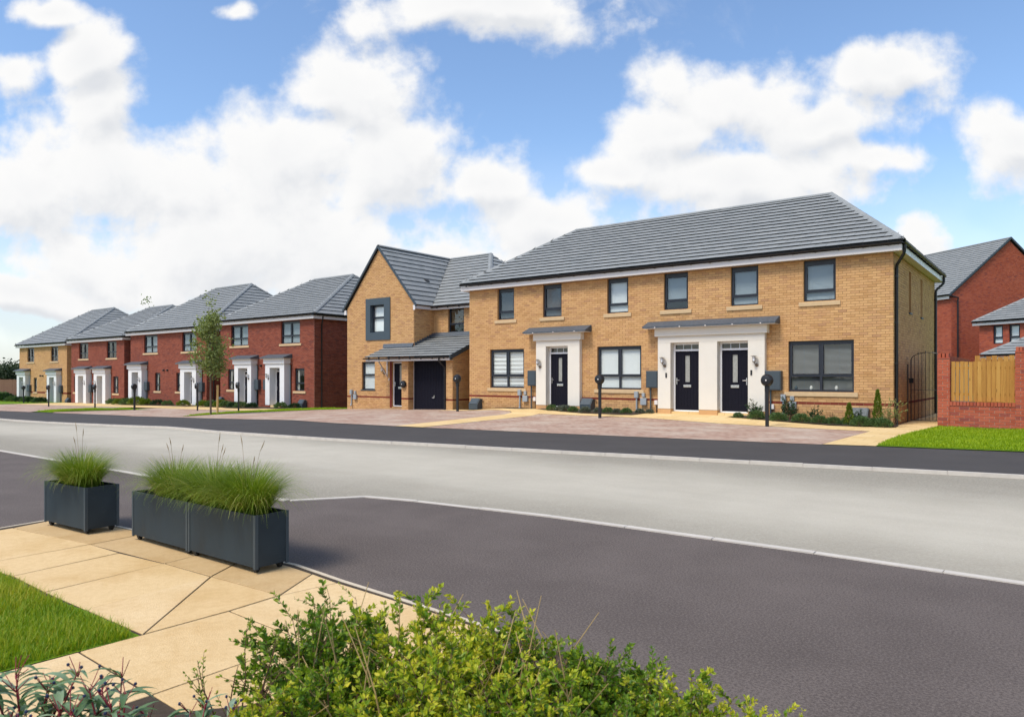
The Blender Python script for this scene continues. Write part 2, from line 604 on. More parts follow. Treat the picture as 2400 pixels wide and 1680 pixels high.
LEAF_BOX = leaf_mat('small_evergreen_leaf', [(0, (.04, .10, .014)), (0.3, (.10, .20, .018)), (0.55, (.23, .34, .022)), (0.8, (.45, .48, .030)), (1, (.64, .56, .05))], .32, .4)
LEAF_DARK = leaf_mat('dark_leaf', [(0, (.010, .028, .012)), (0.5, (.022, .060, .022)), (1, (.050, .105, .034))], .22, .4)
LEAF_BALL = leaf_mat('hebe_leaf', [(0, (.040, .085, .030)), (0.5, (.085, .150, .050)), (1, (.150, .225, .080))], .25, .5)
LEAF_CONE = leaf_mat('conifer_leaf', [(0, (.060, .100, .010)), (0.5, (.125, .180, .016)), (1, (.20, .255, .030))], .25, .5)
LEAF_TREE = leaf_mat('street_tree_leaf', [(0, (.13, .165, .05)), (0.5, (.22, .27, .085)), (1, (.35, .385, .16))], .3, .5)
LEAF_FAR = leaf_mat('far_tree_leaf', [(0, (.016, .030, .014)), (0.5, (.035, .058, .024)), (1, (.070, .095, .038))], .2, .6)
LEAF_LIME = leaf_mat('lime_tree_leaf', [(0, (.08, .15, .01)), (1, (.20, .29, .03))], .35, .5)
LEAF_LAV = leaf_mat('lavender_leaf', [(0, (.075, .095, .075)), (0.5, (.12, .145, .105)), (1, (.17, .17, .155))], .2, .6)
LEAF_LANCE = leaf_mat('lance_leaf', [(0, (.06, .12, .03)), (0.5, (.16, .26, .13)), (1, (.33, .43, .29))], .25, .35)
GRASS_P = leaf_mat('ornamental_grass_blade', [(0, (.075, .135, .008)), (0.4, (.145, .235, .014)), (0.72, (.27, .33, .045)), (1, (.52, .44, .20))], .35, .5)
LAWN_N = leaf_mat('lawn_blade', [(0, (.09, .19, .006)), (0.35, (.19, .32, .010)), (0.7, (.38, .40, .020)), (1, (.58, .44, .07))], .35, .5)
LAWN_F = leaf_mat('far_lawn_blade', [(0, (.18, .29, .003)), (0.5, (.28, .40, .005)), (1, (.42, .50, .012))], .35, .5)
STRAW = leaf_mat('dry_stem', [(0, (.30, .19, .065)), (1, (.52, .36, .16))], .2, .6)
TWIG = plain('twig', (.13, .065, .038), 0.85, .2, 30)
REDSTEM = plain('crimson_stem', (.24, .012, .03), 0.5, .2, 30)
BERRY = plain('blue_berry', (.018, .026, .075), 0.35, .2, 30)


def turf_mat(name, c0, c1):
    m, k = new_mat(name)
    co = k.n('ShaderNodeTexCoord').outputs['Object']
    n = k.noise(co, 3.2, 8, 0.7)
    c = k.mix(k.mapr(n, .35, .68), c0, c1)
    finish(k, c, 0.95, k.noise(co, 45, 4), 1.0, 0.03, 0.2)
    return m


TURF = turf_mat('turf', (.10, .20, .008), (.19, .30, .012))
FIELD = turf_mat('field', (.060, .085, .025), (.105, .120, .045))


def timber_mat(name, stops):
    m, k = new_mat(name)
    r = k.n('ShaderNodeObjectInfo').outputs['Random']
    co = k.n('ShaderNodeTexCoord').outputs['Object']
    off = k.n('ShaderNodeCombineXYZ', {0: k.math('MULTIPLY', r, 37.0), 1: 0.0, 2: k.math('MULTIPLY', r, 11.0)}).outputs[0]
    mp = k.n('ShaderNodeMapping', {'Vector': k.vmath('ADD', co, off), 'Scale': (22, 22, 1.6)})
    g = k.noise(mp.outputs[0], 1.0, 6, 0.6, 0.6)
    c = k.ramp(k.math('ADD', k.math('MULTIPLY', g, .7), k.math('MULTIPLY', r, .3)), stops)
    vor = k.n('ShaderNodeTexVoronoi', {'Vector': k.n('ShaderNodeMapping', {'Vector': k.vmath('ADD', co, off), 'Scale': (5, 5, 2.2)}).outputs[0], 'Scale': 1.0})
    knot = k.mapr(vor.outputs['Distance'], 0.16, 0.07)
    c = k.mix(k.math('MULTIPLY', knot, .7), c, (.20, .085, .022))
    finish(k, c, 0.75, g, 0.3, 0.004, 0.3)
    return m


FENCE = timber_mat('golden_fence_timber', [(.2, (.30, .135, .028)), (.5, (.46, .225, .050)), (.8, (.57, .32, .085))])
FENCE_FAR = plain('brown_fence_timber', (.17, .085, .048), .85, .15, 6, .3)


def planter_mat():
    m, k = new_mat('powder_coated_steel')
    co = k.n('ShaderNodeTexCoord').outputs['Object']
    n = k.noise(co, 3.0, 6, .6, .4)
    c = k.mix(k.mapr(n, .35, .7), (.014, .025, .034), (.023, .037, .048))
    dust = k.noise(co, 9, 7, .65)
    c = k.mix(k.mapr(dust, .58, .75, 0, .25), c, (.07, .08, .085))
    finish(k, c, k.mapr(n, .3, .7, .5, .68), k.noise(co, 240, 2), .1, .001, .38)
    return m


PLANTER = planter_mat()

# ================================================================== the setting: ground, road, footways, drives
CUT_A = KA + [x * .5 for x in range(0, 32)]
CUT_B = [-2 + .34 * i for i in range(7)]


def sheet(name, poly, dz, mat, label=None, kind='structure', far=False):
    """ground sheet in street coordinates that follows the fall of the street"""
    bm = bmesh.new()
    bm.faces.new([bm.verts.new((a, b, 0)) for a, b in poly])
    a_lo, a_hi = min(p[0] for p in poly), max(p[0] for p in poly)
    b_lo, b_hi = min(p[1] for p in poly), max(p[1] for p in poly)
    for a in (KA if far else CUT_A):
        if a_lo < a < a_hi:
            bmesh.ops.bisect_plane(bm, geom=bm.verts[:] + bm.edges[:] + bm.faces[:], plane_co=(a, 0, 0), plane_no=(1, 0, 0))
    if not far:
        for b in CUT_B:
            if b_lo < b < b_hi:
                bmesh.ops.bisect_plane(bm, geom=bm.verts[:] + bm.edges[:] + bm.faces[:], plane_co=(0, b, 0), plane_no=(0, 1, 0))
    for v in bm.verts:
        v.co.z = (gslope(v.co.x) if far else terrain(v.co.x, v.co.y)) + dz
    bmesh.ops.triangulate(bm, faces=bm.faces[:])
    for f in bm.faces:
        if f.normal.z < 0:
            f.normal_flip()
    me = bpy.data.meshes.new(name)
    bm.to_mesh(me)
    bm.free()
    me.materials.append(mat)
    o = link(name, me)
    o.matrix_world = S
    o['kind'] = kind
    if label:
        o['label'] = label
    return o


sheet('ground', [(-4000, -4000), (4000, -4000), (4000, 4000), (-4000, 4000)], -.12, FIELD, far=True)

KERB_FAR = [(-95, -10.4), (-50, -10.7), (-30, -11.0), (-16.2, -11.45), (-9, -12.0), (-3, -12.45), (2.5, -12.6), (6.3, -12.25), (9.9, -11.65), (12, -11.35),
            (14.5, -10.93), (16.1, -10.66), (19, -10.16), (24, -9.3), (40, -6.5)]
PATH_FAR = [(-95, -7.6), (-50, -7.8), (-27.3, -7.7), (-14.6, -7.35), (-7.9, -7.95), (-3, -8.5), (2, -8.75), (4.8, -8.55), (7, -8.22), (9.5, -7.92), (13, -7.4),
            (15.45, -6.98), (16.4, -6.72), (18.8, -6.27), (24, -5.3), (40, -2.3)]
KERB_NEAR = [(-95, -17.2), (-50, -17.4), (-20, -17.5), (3.5, -17.55), (9.1, -17.53), (12.42, -17.56), (12.90, -16.86), (13.6, -16.70), (15.3, -16.52), (17.8, -16.47), (24, -16.6), (40, -17.2)]

sheet('road', KERB_FAR + KERB_NEAR[::-1], -.035, ROAD)
sheet('footway', KERB_FAR + PATH_FAR[::-1], 0.0, FOOT)
sheet('footway', KERB_NEAR + [(40, -60), (-95, -60)], 0.0, FOOTN)


def kerb(line, side, w=.115, top=.016, seg=.915, lo=-30, hi=30):
    """dropped concrete kerb: stones laid end to end along the line"""
    pts = [Vector((a, b)) for a, b in line]
    bed = MB()
    for i in range(len(pts) - 1):
        p, q = pts[i], pts[i + 1]
        d = (q - p).normalized()
        n = Vector((-d.y, d.x)) * side
        c = [p + n * .01, q + n * .01, q + n * (w - .01), p + n * (w - .01)]
        bed.add([(v.x, v.y, gslope(v.x) + top - .008) for v in c] + [(v.x, v.y, gslope(v.x) - .1) for v in c],
                [(0, 1, 2, 3), (0, 4, 5, 1), (3, 2, 6, 7)])
    o = bed.build('kerb', CONC)
    o.matrix_world = S
    o['kind'] = 'structure'
    for i in range(len(pts) - 1):
        p, q = pts[i], pts[i + 1]
        L = (q - p).length
        d = (q - p).normalized()
        n = Vector((-d.y, d.x)) * side
        m = max(1, round(L / seg))
        for j in range(m):
            s0, s1 = p + d * (L * j / m + .004), p + d * (L * (j + 1) / m - .004)
            if s0.x < lo or s1.x > hi:
                continue
            t = top + random.uniform(-.003, .003)
            b = MB()
            c = [s0, s1, s1 + n * w, s0 + n * w]
            b.add([(v.x, v.y, gslope(v.x) - .09) for v in c] + [(v.x, v.y, gslope(v.x) + t) for v in c],
                  [(4, 5, 6, 7), (0, 1, 5, 4), (1, 2, 6, 5), (2, 3, 7, 6), (3, 0, 4, 7)])
            b.build('kerb_stone', CONC, o)
    return o


kerb(KERB_FAR, 1, .075, .018)
kerb(KERB_NEAR, -1, .075, .010)

# drives and buff paths in front of the houses
sheet('block_paved_drive', [(4.5, -1.5), (8.8, -1.5), (12.7, -2.3), (15.5, -2.65), (15.45, -6.96), (13, -7.38), (9.5, -7.9), (7, -8.2), (5.6, -8.42)], .006, PAVER)
sheet('path', [(2.2, -.9), (2.9, -1.05), (3.25, -1.4), (4.6, -8.54), (5.55, -8.42), (4.52, -1.48), (8.8, -1.48), (12.7, -2.28), (15.52, -2.63), (15.47, -6.96), (16.42, -6.7),
               (16.37, -4.4), (16.48, -2.3), (16.6, -.2), (16.6, 10), (15.66, 10), (15.66, .1), (15.6, -.02), (-.9, -.02), (-.9, -1.0)], .011, BUFFPATH)
sheet('block_paved_drive', [(-9.0, -7.9), (-3, -8.46), (2, -8.71), (4.58, -8.53), (3.23, -1.4), (2.88, -1.06), (2.2, -.92), (-.9, -1.02), (-.9, .9), (-9.0, .95), (-9.0, 0.4), (-9.7, -.4), (-10.2, -4.2), (-9.2, -6.8)], .006, PAVER2)
sheet('lawn', [(-8.6, -7.6), (-9.2, -6.9), (-10.2, -4.2), (-9.7, -.4), (-9.0, .4), (-9.0, 1.6), (-12.2, 1.6), (-12.6, -1.0), (-12.0, -3.2), (-10.9, -5.4)], .016, TURF)
sheet('block_paved_drive', [(-8.7, -7.85), (-11.0, -5.4), (-12.1, -3.2), (-12.6, -1.6), (-22.6, -1.6), (-23.6, -3.6), (-24.6, -5.4), (-22.6, -7.0), (-21.5, -7.5), (-14.6, -7.31)], .006, PAVER2)
sheet('path', [(-12.6, -1.6), (-12.6, 2.08), (-23, 2.08), (-23, -1.6)], .010, BUFFPATH)
sheet('lawn', [(-21.8, -7.45), (-22.6, -7.0), (-24.6, -5.4), (-23.6, -3.6), (-21.2, -3.4), (-20.4, -3.0), (-23.5, -2.6), (-26.4, -3.9), (-26.2, -5.6), (-24.4, -7.4)], .016, TURF)
sheet('block_paved_drive', [(-24.2, -7.6), (-26.2, -5.6), (-26.4, -3.9), (-26, -1.5), (-45.5, -1.5), (-45.5, -7.6), (-27.3, -7.66)], .006, PAVER2)
sheet('path', [(-23.4, 2.2), (-23.4, -1.4), (-45.5, -1.45), (-45.5, 2.2)], .010, BUFFPATH)
sheet('lawn', [(-45.6, -7.6), (-45.6, 2.5), (-70, 6), (-92, 6), (-92, -7.5)], .016, TURF)
sheet('lawn', [(16.40, -6.64), (16.36, -4.43), (16.48, -2.29), (16.68, -.12), (18.0, -.12), (30, -.5), (30, -4.18), (24, -5.28), (18.8, -6.25), (16.42, -6.70)], .014, TURF)
sheet('lawn', [(16.62, .35), (60, .35), (60, 70), (16.62, 70)], -.02, TURF)

# planting beds against the terrace
sheet('planting_bed', [(3.5, -.30), (4.05, -.03), (8.32, -.03), (8.25, -.22), (7.95, -.98), (6.0, -1.0)], .035, SOIL)
sheet('planting_bed', [(11.05, -.62), (11.45, -.2), (12.1, -.16), (12.12, -.02), (15.75, -.02), (15.8, -.85), (14.2, -1.22), (12.4, -.95)], .035, SOIL)
sheet('planting_bed', [(.1, -.35), (.1, -.02), (3.35, -.02), (3.0, -.38)], .03, SOIL)
sheet('planting_bed', [(-12.9, .6), (-12.9, 2.05), (-22.5, 2.05), (-22.5, .7), (-18.7, .7), (-18.7, .1), (-15.4, .1), (-15.4, .6)], .03, SOIL)
sheet('planting_bed', [(-24.0, .9), (-24.0, 2.2), (-34.2, 2.2), (-34.2, .9)], .03, SOIL)

# ------------------------------------------------------------------ near slab corner (world X, Y metres)
SLABS = [
    [(-4.55, 6.58), (-3.90, 6.19), (-3.62, 6.62), (-4.35, 7.10)],
    [(-3.90, 6.19), (-3.47, 5.94), (-3.22, 6.35), (-3.62, 6.62)],
    [(-3.47, 5.94), (-2.57, 5.34), (-2.33, 5.75), (-3.22, 6.35)],
    [(-2.57, 5.34), (-2.08, 4.99), (-2.02, 5.54), (-2.33, 5.75)],
    [(-2.08, 4.99), (-1.47, 4.56), (-1.40, 5.06), (-1.62, 5.26), (-2.02, 5.54)],
    [(-1.47, 4.56), (-1.17, 4.84), (-1.40, 5.06)],
    [(-1.67, 4.26), (-1.08, 3.78), (-.60, 4.36), (-.81, 4.54), (-1.17, 4.84), (-1.47, 4.56)],
    [(-2.18, 3.63), (-1.57, 3.14), (-1.08, 3.78), (-1.67, 4.26), (-1.98, 3.87)],
    [(-2.80, 2.90), (-2.20, 2.40), (-1.57, 3.14), (-2.18, 3.63)],
    [(-1.08, 3.78), (-.52, 3.30), (-.06, 3.86), (-.60, 4.36)],
    [(-1.57, 3.14), (-.98, 2.66), (-.52, 3.30), (-1.08, 3.78)],
    [(-3.4, 2.2), (-2.8, 1.7), (-2.2, 2.4), (-2.8, 2.9)],
    [(-5.00, 5.90), (-4.42, 5.57), (-4.00, 6.25), (-4.55, 6.58)],
    [(-4.42, 5.57), (-3.93, 5.29), (-3.47, 5.94), (-4.00, 6.25)],
    [(-3.93, 5.29), (-3.46, 5.00), (-3.08, 5.66), (-3.47, 5.94)],
    [(-3.46, 5.00), (-3.00, 4.63), (-2.57, 5.34), (-3.08, 5.66)],
    [(-3.00, 4.63), (-2.53, 4.28), (-2.08, 4.99), (-2.57, 5.34)],
    [(-2.53, 4.28), (-1.98, 3.87), (-2.08, 4.99)],
    [(-2.08, 4.99), (-1.98, 3.87), (-1.67, 4.26), (-1.47, 4.56)],
]
base_poly = [(-5.06, 5.90), (-4.35, 7.16), (-1.60, 5.30), (-1.15, 4.88), (-.58, 4.38), (0.0, 3.86), (-.98, 2.6), (-2.8, 1.6), (-3.46, 2.2), (-2.84, 2.9), (-2.2, 3.63), (-1.99, 3.85)]
BED = plain('sandy_bedding', (.05, .034, .02), .95, .3, 20, .6)
mb = MB()
mb.add([(x, y, .0165) for x, y in base_poly], [tuple(range(len(base_poly)))[::-1]])
slab_base = mb.build('slab_path', BED)
slab_base['kind'] = 'structure'
bm = bmesh.new()
bm.from_mesh(slab_base.data)
bmesh.ops.triangulate(bm, faces=bm.faces[:])
for f in bm.faces:
    if f.normal.z < 0:
        f.normal_flip()
bm.to_mesh(slab_base.data)
bm.free()
for si, poly in enumerate(SLABS):
    c = sum((Vector(p) for p in poly), Vector((0, 0))) / len(poly)
    n = len(poly)
    area = sum(poly[i][0] * poly[(i + 1) % n][1] - poly[(i + 1) % n][0] * poly[i][1] for i in range(n))
    P = [Vector(p) for p in (poly if area > 0 else poly[::-1])]
    ins = []
    for i in range(n):                                   # move every edge in by half a joint
        p0, p1, p2 = P[i - 1], P[i], P[(i + 1) % n]
        d0, d1 = (p1 - p0).normalized(), (p2 - p1).normalized()
        n0, n1 = Vector((-d0.y, d0.x)), Vector((-d1.y, d1.x))
        bis = (n0 + n1)
        bis = bis / max(.25, bis.dot(n0)) if bis.length > 1e-6 else n0
        ins.append(p1 + bis * .0056)
    tz = .022 + random.uniform(-.002, .002)
    tilt = (random.uniform(-.003, .003), random.uniform(-.003, .003))
    mb = MB()
    zt = [tz + (q - c).x * tilt[0] + (q - c).y * tilt[1] for q in ins]
    mb.add([(q.x - c.x, q.y - c.y, -.02) for q in ins] + [(q.x - c.x, q.y - c.y, z) for q, z in zip(ins, zt)],
           [tuple(range(n, 2 * n))] + [(i, (i + 1) % n, n + (i + 1) % n, n + i) for i in range(n)])
    mb.build('slab', SLAB_STAIN_SHADE if si in (0, 1, 2, 3, 4) else SLAB, slab_base, bevel=.003, M=Matrix.Translation((c.x, c.y, 0)))

# concrete edging along the slabs
edge = [(-4.75, 6.42), (-4.37, 7.13), (-1.60, 5.30), (-1.15, 4.875), (-.58, 4.375), (0.0, 3.865)]
eo = MB()
ep = [Vector(p) for p in edge]
for i in range(len(ep) - 1):
    d = (ep[i + 1] - ep[i]).normalized()
    n = Vector((-d.y, d.x)) * .032
    c = [ep[i], ep[i + 1], ep[i + 1] + n, ep[i] + n]
    eo.add([(v.x, v.y, -.05) for v in c] + [(v.x, v.y, .02) for v in c], [(4, 5, 6, 7), (0, 1, 5, 4), (1, 2, 6, 5), (2, 3, 7, 6), (3, 0, 4, 7)])
o = eo.build('edging', EDGE)
o['kind'] = 'structure'

LAWN_NEAR = [(-1.99, 3.86), (-2.51, 4.26), (-3.02, 4.61), (-3.46, 4.97), (-3.93, 5.26), (-5.0, 5.86), (-6.2, 5.0), (-4.2, 1.4), (-3.44, 2.2), (-2.82, 2.9), (-2.2, 3.62)]
sheet('lawn', [ab(x, y) for x, y in LAWN_NEAR], .020, TURF)
sheet('planting_bed', [ab(x, y) for x, y in [(-2.9, 1.3), (-2.75, 1.72), (-2.15, 2.36), (-1.55, 2.9), (-.95, 3.05), (-.2, 3.42), (.05, 3.78), (.78, 2.98), (1.32, 2.2), (1.6, .9), (0, .6)]], .036, SOIL)

# ================================================================== building kit (local frame: x right along the front, y back, z up)
def T_front(x0=0, y0=0):
    return Matrix.Translation((x0, y0, 0))


def T_right(x, y0=0):                      # s runs back, outward is +x
    return Matrix(((0, -1, 0, x), (1, 0, 0, y0), (0, 0, 1, 0), (0, 0, 0, 1)))


def T_left(x, y1):                         # s runs forward, outward is -x
    return Matrix(((0, 1, 0, x), (-1, 0, 0, y1), (0, 0, 1, 0), (0, 0, 0, 1)))


def T_back(x1, y):
    return Matrix(((-1, 0, 0, x1), (0, -1, 0, y), (0, 0, 1, 0), (0, 0, 0, 1)))


BW, BH, BP, CO = .215, .065, .011, .075     # brick length, height, proud of the joint, course
_brick_mesh = {}


def unit_brick(mat):
    if mat.name not in _brick_mesh:
        b = MB()
        b.add([(0, -BP, 0), (BW, -BP, 0), (BW, -BP, BH), (0, -BP, BH), (0, 0, 0), (BW, 0, 0), (BW, 0, BH), (0, 0, BH)],
              [(0, 1, 2, 3), (1, 5, 6, 2), (4, 0, 3, 7), (3, 2, 6, 7), (0, 4, 5, 1)])
        _brick_mesh[mat.name] = b.mesh('brick', mat)
    return _brick_mesh[mat.name]


def brick_wall(parent, name, T, L, z0, z1, holes, mat, mortar, span=None, single=0, band=None, reveal=.10, planes=(), phase=0, stuff_name='brickwork'):
    """holes: (s0,s1,z0,z1); span(z)->(s0,s1) narrows a course (gables, lean-tos); planes cut the backing"""
    se = sorted({0, L, *[h[0] for h in holes], *[h[1] for h in holes]})
    ze = sorted({z0, z1, *[h[2] for h in holes if z0 < h[2] < z1], *[h[3] for h in holes if z0 < h[3] < z1]})
    bm = bmesh.new()
    vs = {}

    def V(s, z):
        if (s, z) not in vs:
            vs[(s, z)] = bm.verts.new((s, 0, z))
        return vs[(s, z)]
    for i in range(len(se) - 1):
        for j in range(len(ze) - 1):
            sm, zm = (se[i] + se[i + 1]) / 2, (ze[j] + ze[j + 1]) / 2
            if any(h[0] < sm < h[1] and h[2] < zm < h[3] for h in holes):
                continue
            bm.faces.new([V(se[i], ze[j]), V(se[i + 1], ze[j]), V(se[i + 1], ze[j + 1]), V(se[i], ze[j + 1])])
    for co, no in planes:
        bmesh.ops.bisect_plane(bm, geom=bm.verts[:] + bm.edges[:] + bm.faces[:], plane_co=co, plane_no=no, clear_outer=True)
    for (a, b, c, d) in holes:                                   # reveals
        q = [(a, c), (b, c), (b, d), (a, d)]
        for i in range(4):
            (s, z), (s2, z2) = q[i], q[(i + 1) % 4]
            f = bm.faces.new([bm.verts.new(p) for p in ((s, -BP, z), (s, reveal, z), (s2, reveal, z2), (s2, -BP, z2))])
            f.material_index = 1
    me = bpy.data.meshes.new(name)
    bm.to_mesh(me)
    bm.free()
    me.materials.append(mortar)
    me.materials.append(mat)
    w = link(name, me, parent, T)
    # bricks, course by course
    recs = []
    nc = int(math.ceil((z1 - z0) / CO))
    for i in range(nc):
        cz0 = z0 + i * CO + .005
        cz1 = min(cz0 + BH, z1)
        if cz1 - cz0 < .012:
            continue
        cm = (cz0 + cz1) / 2
        lo, hi = span(cm) if span else (0, L)
        if hi - lo < .05:
            continue
        cuts = sorted({cz0, cz1, *[zz for h in holes for zz in (h[2], h[3]) if cz0 + .008 < zz < cz1 - .008]})
        isband = band is not None and abs(cm - band) < CO / 2
        off = -(BW + .01) * (.5 if (i + phase) % 2 else 0)
        for kk in range(len(cuts) - 1):
            a0, a1 = cuts[kk], cuts[kk + 1]
            am = (a0 + a1) / 2
            blk = sorted((h[0], h[1]) for h in holes if h[2] < am < h[3])
            iv, cur = [], lo
            for (p, q) in blk:
                if p > cur:
                    iv.append((cur, min(p, hi)))
                cur = max(cur, q)
            if cur < hi:
                iv.append((cur, hi))
            for (p, q) in iv:
                n0 = int(math.floor((p - off) / (BW + .01)))
                s = off + n0 * (BW + .01)
                while s < q:
                    b0, b1 = max(s, p), min(s + BW, q)
                    if b1 - b0 > .02:
                        recs.append((b0, b1, a0, a1, isband))
                    s += BW + .01
    W = parent.matrix_world @ T
    camp = W.inverted() @ Vector((0, 0, CAMH))
    full = [r for r in recs if abs(r[1] - r[0] - BW) < 1e-4 and abs(r[3] - r[2] - BH) < 1e-4]
    full.sort(key=lambda r: (r[0] - camp.x) ** 2 + (r[2] - camp.z) ** 2)
    chosen = set(full[:single])
    for r in full[:single]:
        m = BAND if r[4] else mat
        link('brick', unit_brick(m), w, Matrix.Translation((r[0], random.uniform(-.002, .001), r[2])))
    for isb, m in ((False, mat), (True, BAND)):
        rr = [r for r in recs if r[4] == isb and r not in chosen]
        if not rr:
            continue
        A = np.array([r[:4] for r in rr])
        n = len(A)
        pj = -BP + RNG.uniform(-.002, .0015, n)
        v = np.zeros((n, 8, 3))
        for c, (si, yi, zi) in enumerate(((0, 1, 2), (1, 1, 2), (1, 1, 3), (0, 1, 3), (0, 0, 2), (1, 0, 2), (1, 0, 3), (0, 0, 3))):
            v[:, c, 0] = A[:, si]
            v[:, c, 1] = pj if yi else 0
            v[:, c, 2] = A[:, zi]
        fq = np.array([(0, 1, 2, 3), (1, 5, 6, 2), (4, 0, 3, 7), (3, 2, 6, 7), (0, 4, 5, 1)])
        F = (fq[None] + (np.arange(n) * 8)[:, None, None]).reshape(-1, 4)
        st = link(stuff_name if not isb else 'brick_band', np_mesh(stuff_name, v.reshape(-1, 3), F, m), w)
        st['kind'] = 'stuff'
    return w


def panel(parent, name, T, L, z0, z1, mat, planes=()):
    bm = bmesh.new()
    bm.faces.new([bm.verts.new(p) for p in ((0, 0, z0), (L, 0, z0), (L, 0, z1), (0, 0, z1))])
    for co, no in planes:
        bmesh.ops.bisect_plane(bm, geom=bm.verts[:] + bm.edges[:] + bm.faces[:], plane_co=co, plane_no=no, clear_outer=True)
    me = bpy.data.meshes.new(name)
    bm.to_mesh(me)
    bm.free()
    me.materials.append(mat)
    return link(name, me, parent, T)


TW, TE = .33, .315


def slope_matrix(p0, e, up):
    e, up = Vector(e).normalized(), Vector(up).normalized()
    n = e.cross(up).normalized()
    m = Matrix.Identity(4)
    for i in range(3):
        m[i][0], m[i][1], m[i][2], m[i][3] = e[i], up[i], n[i], p0[i]
    return m


_tile_mesh = []


def tile_corner(s0, s1, t0, t1, u0=None, u1=None):
    return [(s0, t0 + .03, 0), (s1, t0 + .03, 0), (s1, t0, .046), (s0, t0, .046), (s0 if u0 is None else u0, t1, .008), (s1 if u1 is None else u1, t1, .008),
            (s0 if u0 is None else u0, t1, -.002), (s1 if u1 is None else u1, t1, -.002)]


TFACES = [(0, 1, 2, 3), (3, 2, 5, 4), (0, 3, 4, 6), (1, 7, 5, 2)]


def tile_slope(roof, p0, e, up, rng, single=0, tiles=True):
    """interlocking flat tiles laid broken-bond; rng(t) -> s0,s1 along the eave at distance t up the slope"""
    L = Vector(up).length
    T = slope_matrix(p0, e, up)
    if not tiles:
        return T
    if not _tile_mesh:
        b = MB()
        b.add(tile_corner(0, TW - .004, 0, TE + .01), TFACES[1:])
        b.add(tile_corner(0, TW - .004, 0, TE + .01)[:4], [(0, 1, 2, 3)], 1)
        _tile_mesh.append(b.mesh('tile', [TILE, TILE_EDGE_SHADE]))
    nrow = max(1, round(L / TE))
    ex = L / nrow
    recs = []
    for i in range(nrow):
        t0, t1 = i * ex, min(L, (i + 1) * ex + .012)
        a0, a1 = rng(t0)
        b0, b1 = rng(min(t1, L))
        lo, hi = min(a0, b0), max(a1, b1)
        off = -(TW / 2 if i % 2 else 0)
        s = off + math.floor((lo - off) / TW) * TW
        while s < hi:
            c0, c1 = s, s + TW - .004
            q = (max(c0, a0), min(c1, a1), max(c0, b0), min(c1, b1))
            if q[1] - q[0] > .01 or q[3] - q[2] > .01:
                q = (q[0], max(q[0], q[1]), q[2], max(q[2], q[3]))
                isfull = q[0] == c0 and q[1] == c1 and q[2] == c0 and q[3] == c1
                recs.append((q, t0, t1, isfull))
            s += TW
    W = roof.matrix_world if roof.parent is None else roof.parent.matrix_world @ roof.matrix_local
    camp = (W @ T).inverted() @ Vector((0, 0, CAMH))
    full = sorted([i for i, r in enumerate(recs) if r[3]], key=lambda i: (recs[i][0][0] - camp.x) ** 2 + (recs[i][1] - camp.y) ** 2)
    pick = set(full[:single])
    for i in full[:single]:
        q, t0, t1, _ = recs[i]
        link('tile', _tile_mesh[0], roof, T @ Matrix.Translation((q[0], t0, random.uniform(-.002, .003))) @ Matrix.Diagonal((1, (t1 - t0) / (TE + .01), 1, 1)))
    mb = MB()
    mb.T = T
    for i, (q, t0, t1, _) in enumerate(recs):
        if i in pick:
            continue
        j = random.uniform(-.002, .003)
        vs = tile_corner(q[0], q[1], t0, t1, q[2], q[3])
        mb.add([(a, b, c + j) for a, b, c in vs], TFACES[1:])
        mb.f.append(tuple(len(mb.v) - 8 + i for i in (0, 1, 2, 3)))
        mb.mi.append(1)
    o = mb.build('tiling', [TILE, TILE_EDGE_SHADE], roof)
    o['kind'] = 'stuff'
    return T


def ridge_run(roof, p, q, each=.44, w=.13, h=.075, singles=True):
    """angle ridge or hip tiles from p to q, one piece after the other"""
    p, q = Vector(p), Vector(q)
    d = (q - p)
    L = d.length
    d.normalize()
    side = d.cross(Vector((0, 0, 1))).normalized()
    up = side.cross(d).normalized()
    n = max(1, round(L / each))
    ex = L / n
    b = MB()
    prof = [(-w, -h * .75), (-w * .55, -h * .05), (0, h * .35), (w * .55, -h * .05), (w, -h * .75)]
    v, f = [], []
    for k, (y, gr) in enumerate(((0, 1.0), (ex + .02, .90))):
        for (x, z) in prof:
            v.append((x * gr, y, z * gr if z < 0 else z))
        for (x, z) in prof:
            v.append((x * gr * .97, y, (z * gr if z < 0 else z) - .02))
    m = len(prof)
    for i in range(m - 1):
        f.append((i, i + 1, 2 * m + i + 1, 2 * m + i))
        f.append((i, m + i, m + i + 1, i + 1))
        f.append((2 * m + i, 2 * m + i + 1, 3 * m + i + 1, 3 * m + i))
    f += [(0, 2 * m, 3 * m, m), (m - 1, 2 * m - 1, 4 * m - 1, 3 * m - 1)]
    b.add(v, f)
    me = b.mesh('ridge_tile', TILE)
    M = Matrix.Identity(4)
    for i in range(3):
        M[i][0], M[i][1], M[i][2] = side[i], d[i], up[i]
    for i in range(n):
        pos = p + d * (ex * i)
        MM = M.copy()
        MM.translation = pos
        link('ridge_tile', me, roof, MM)


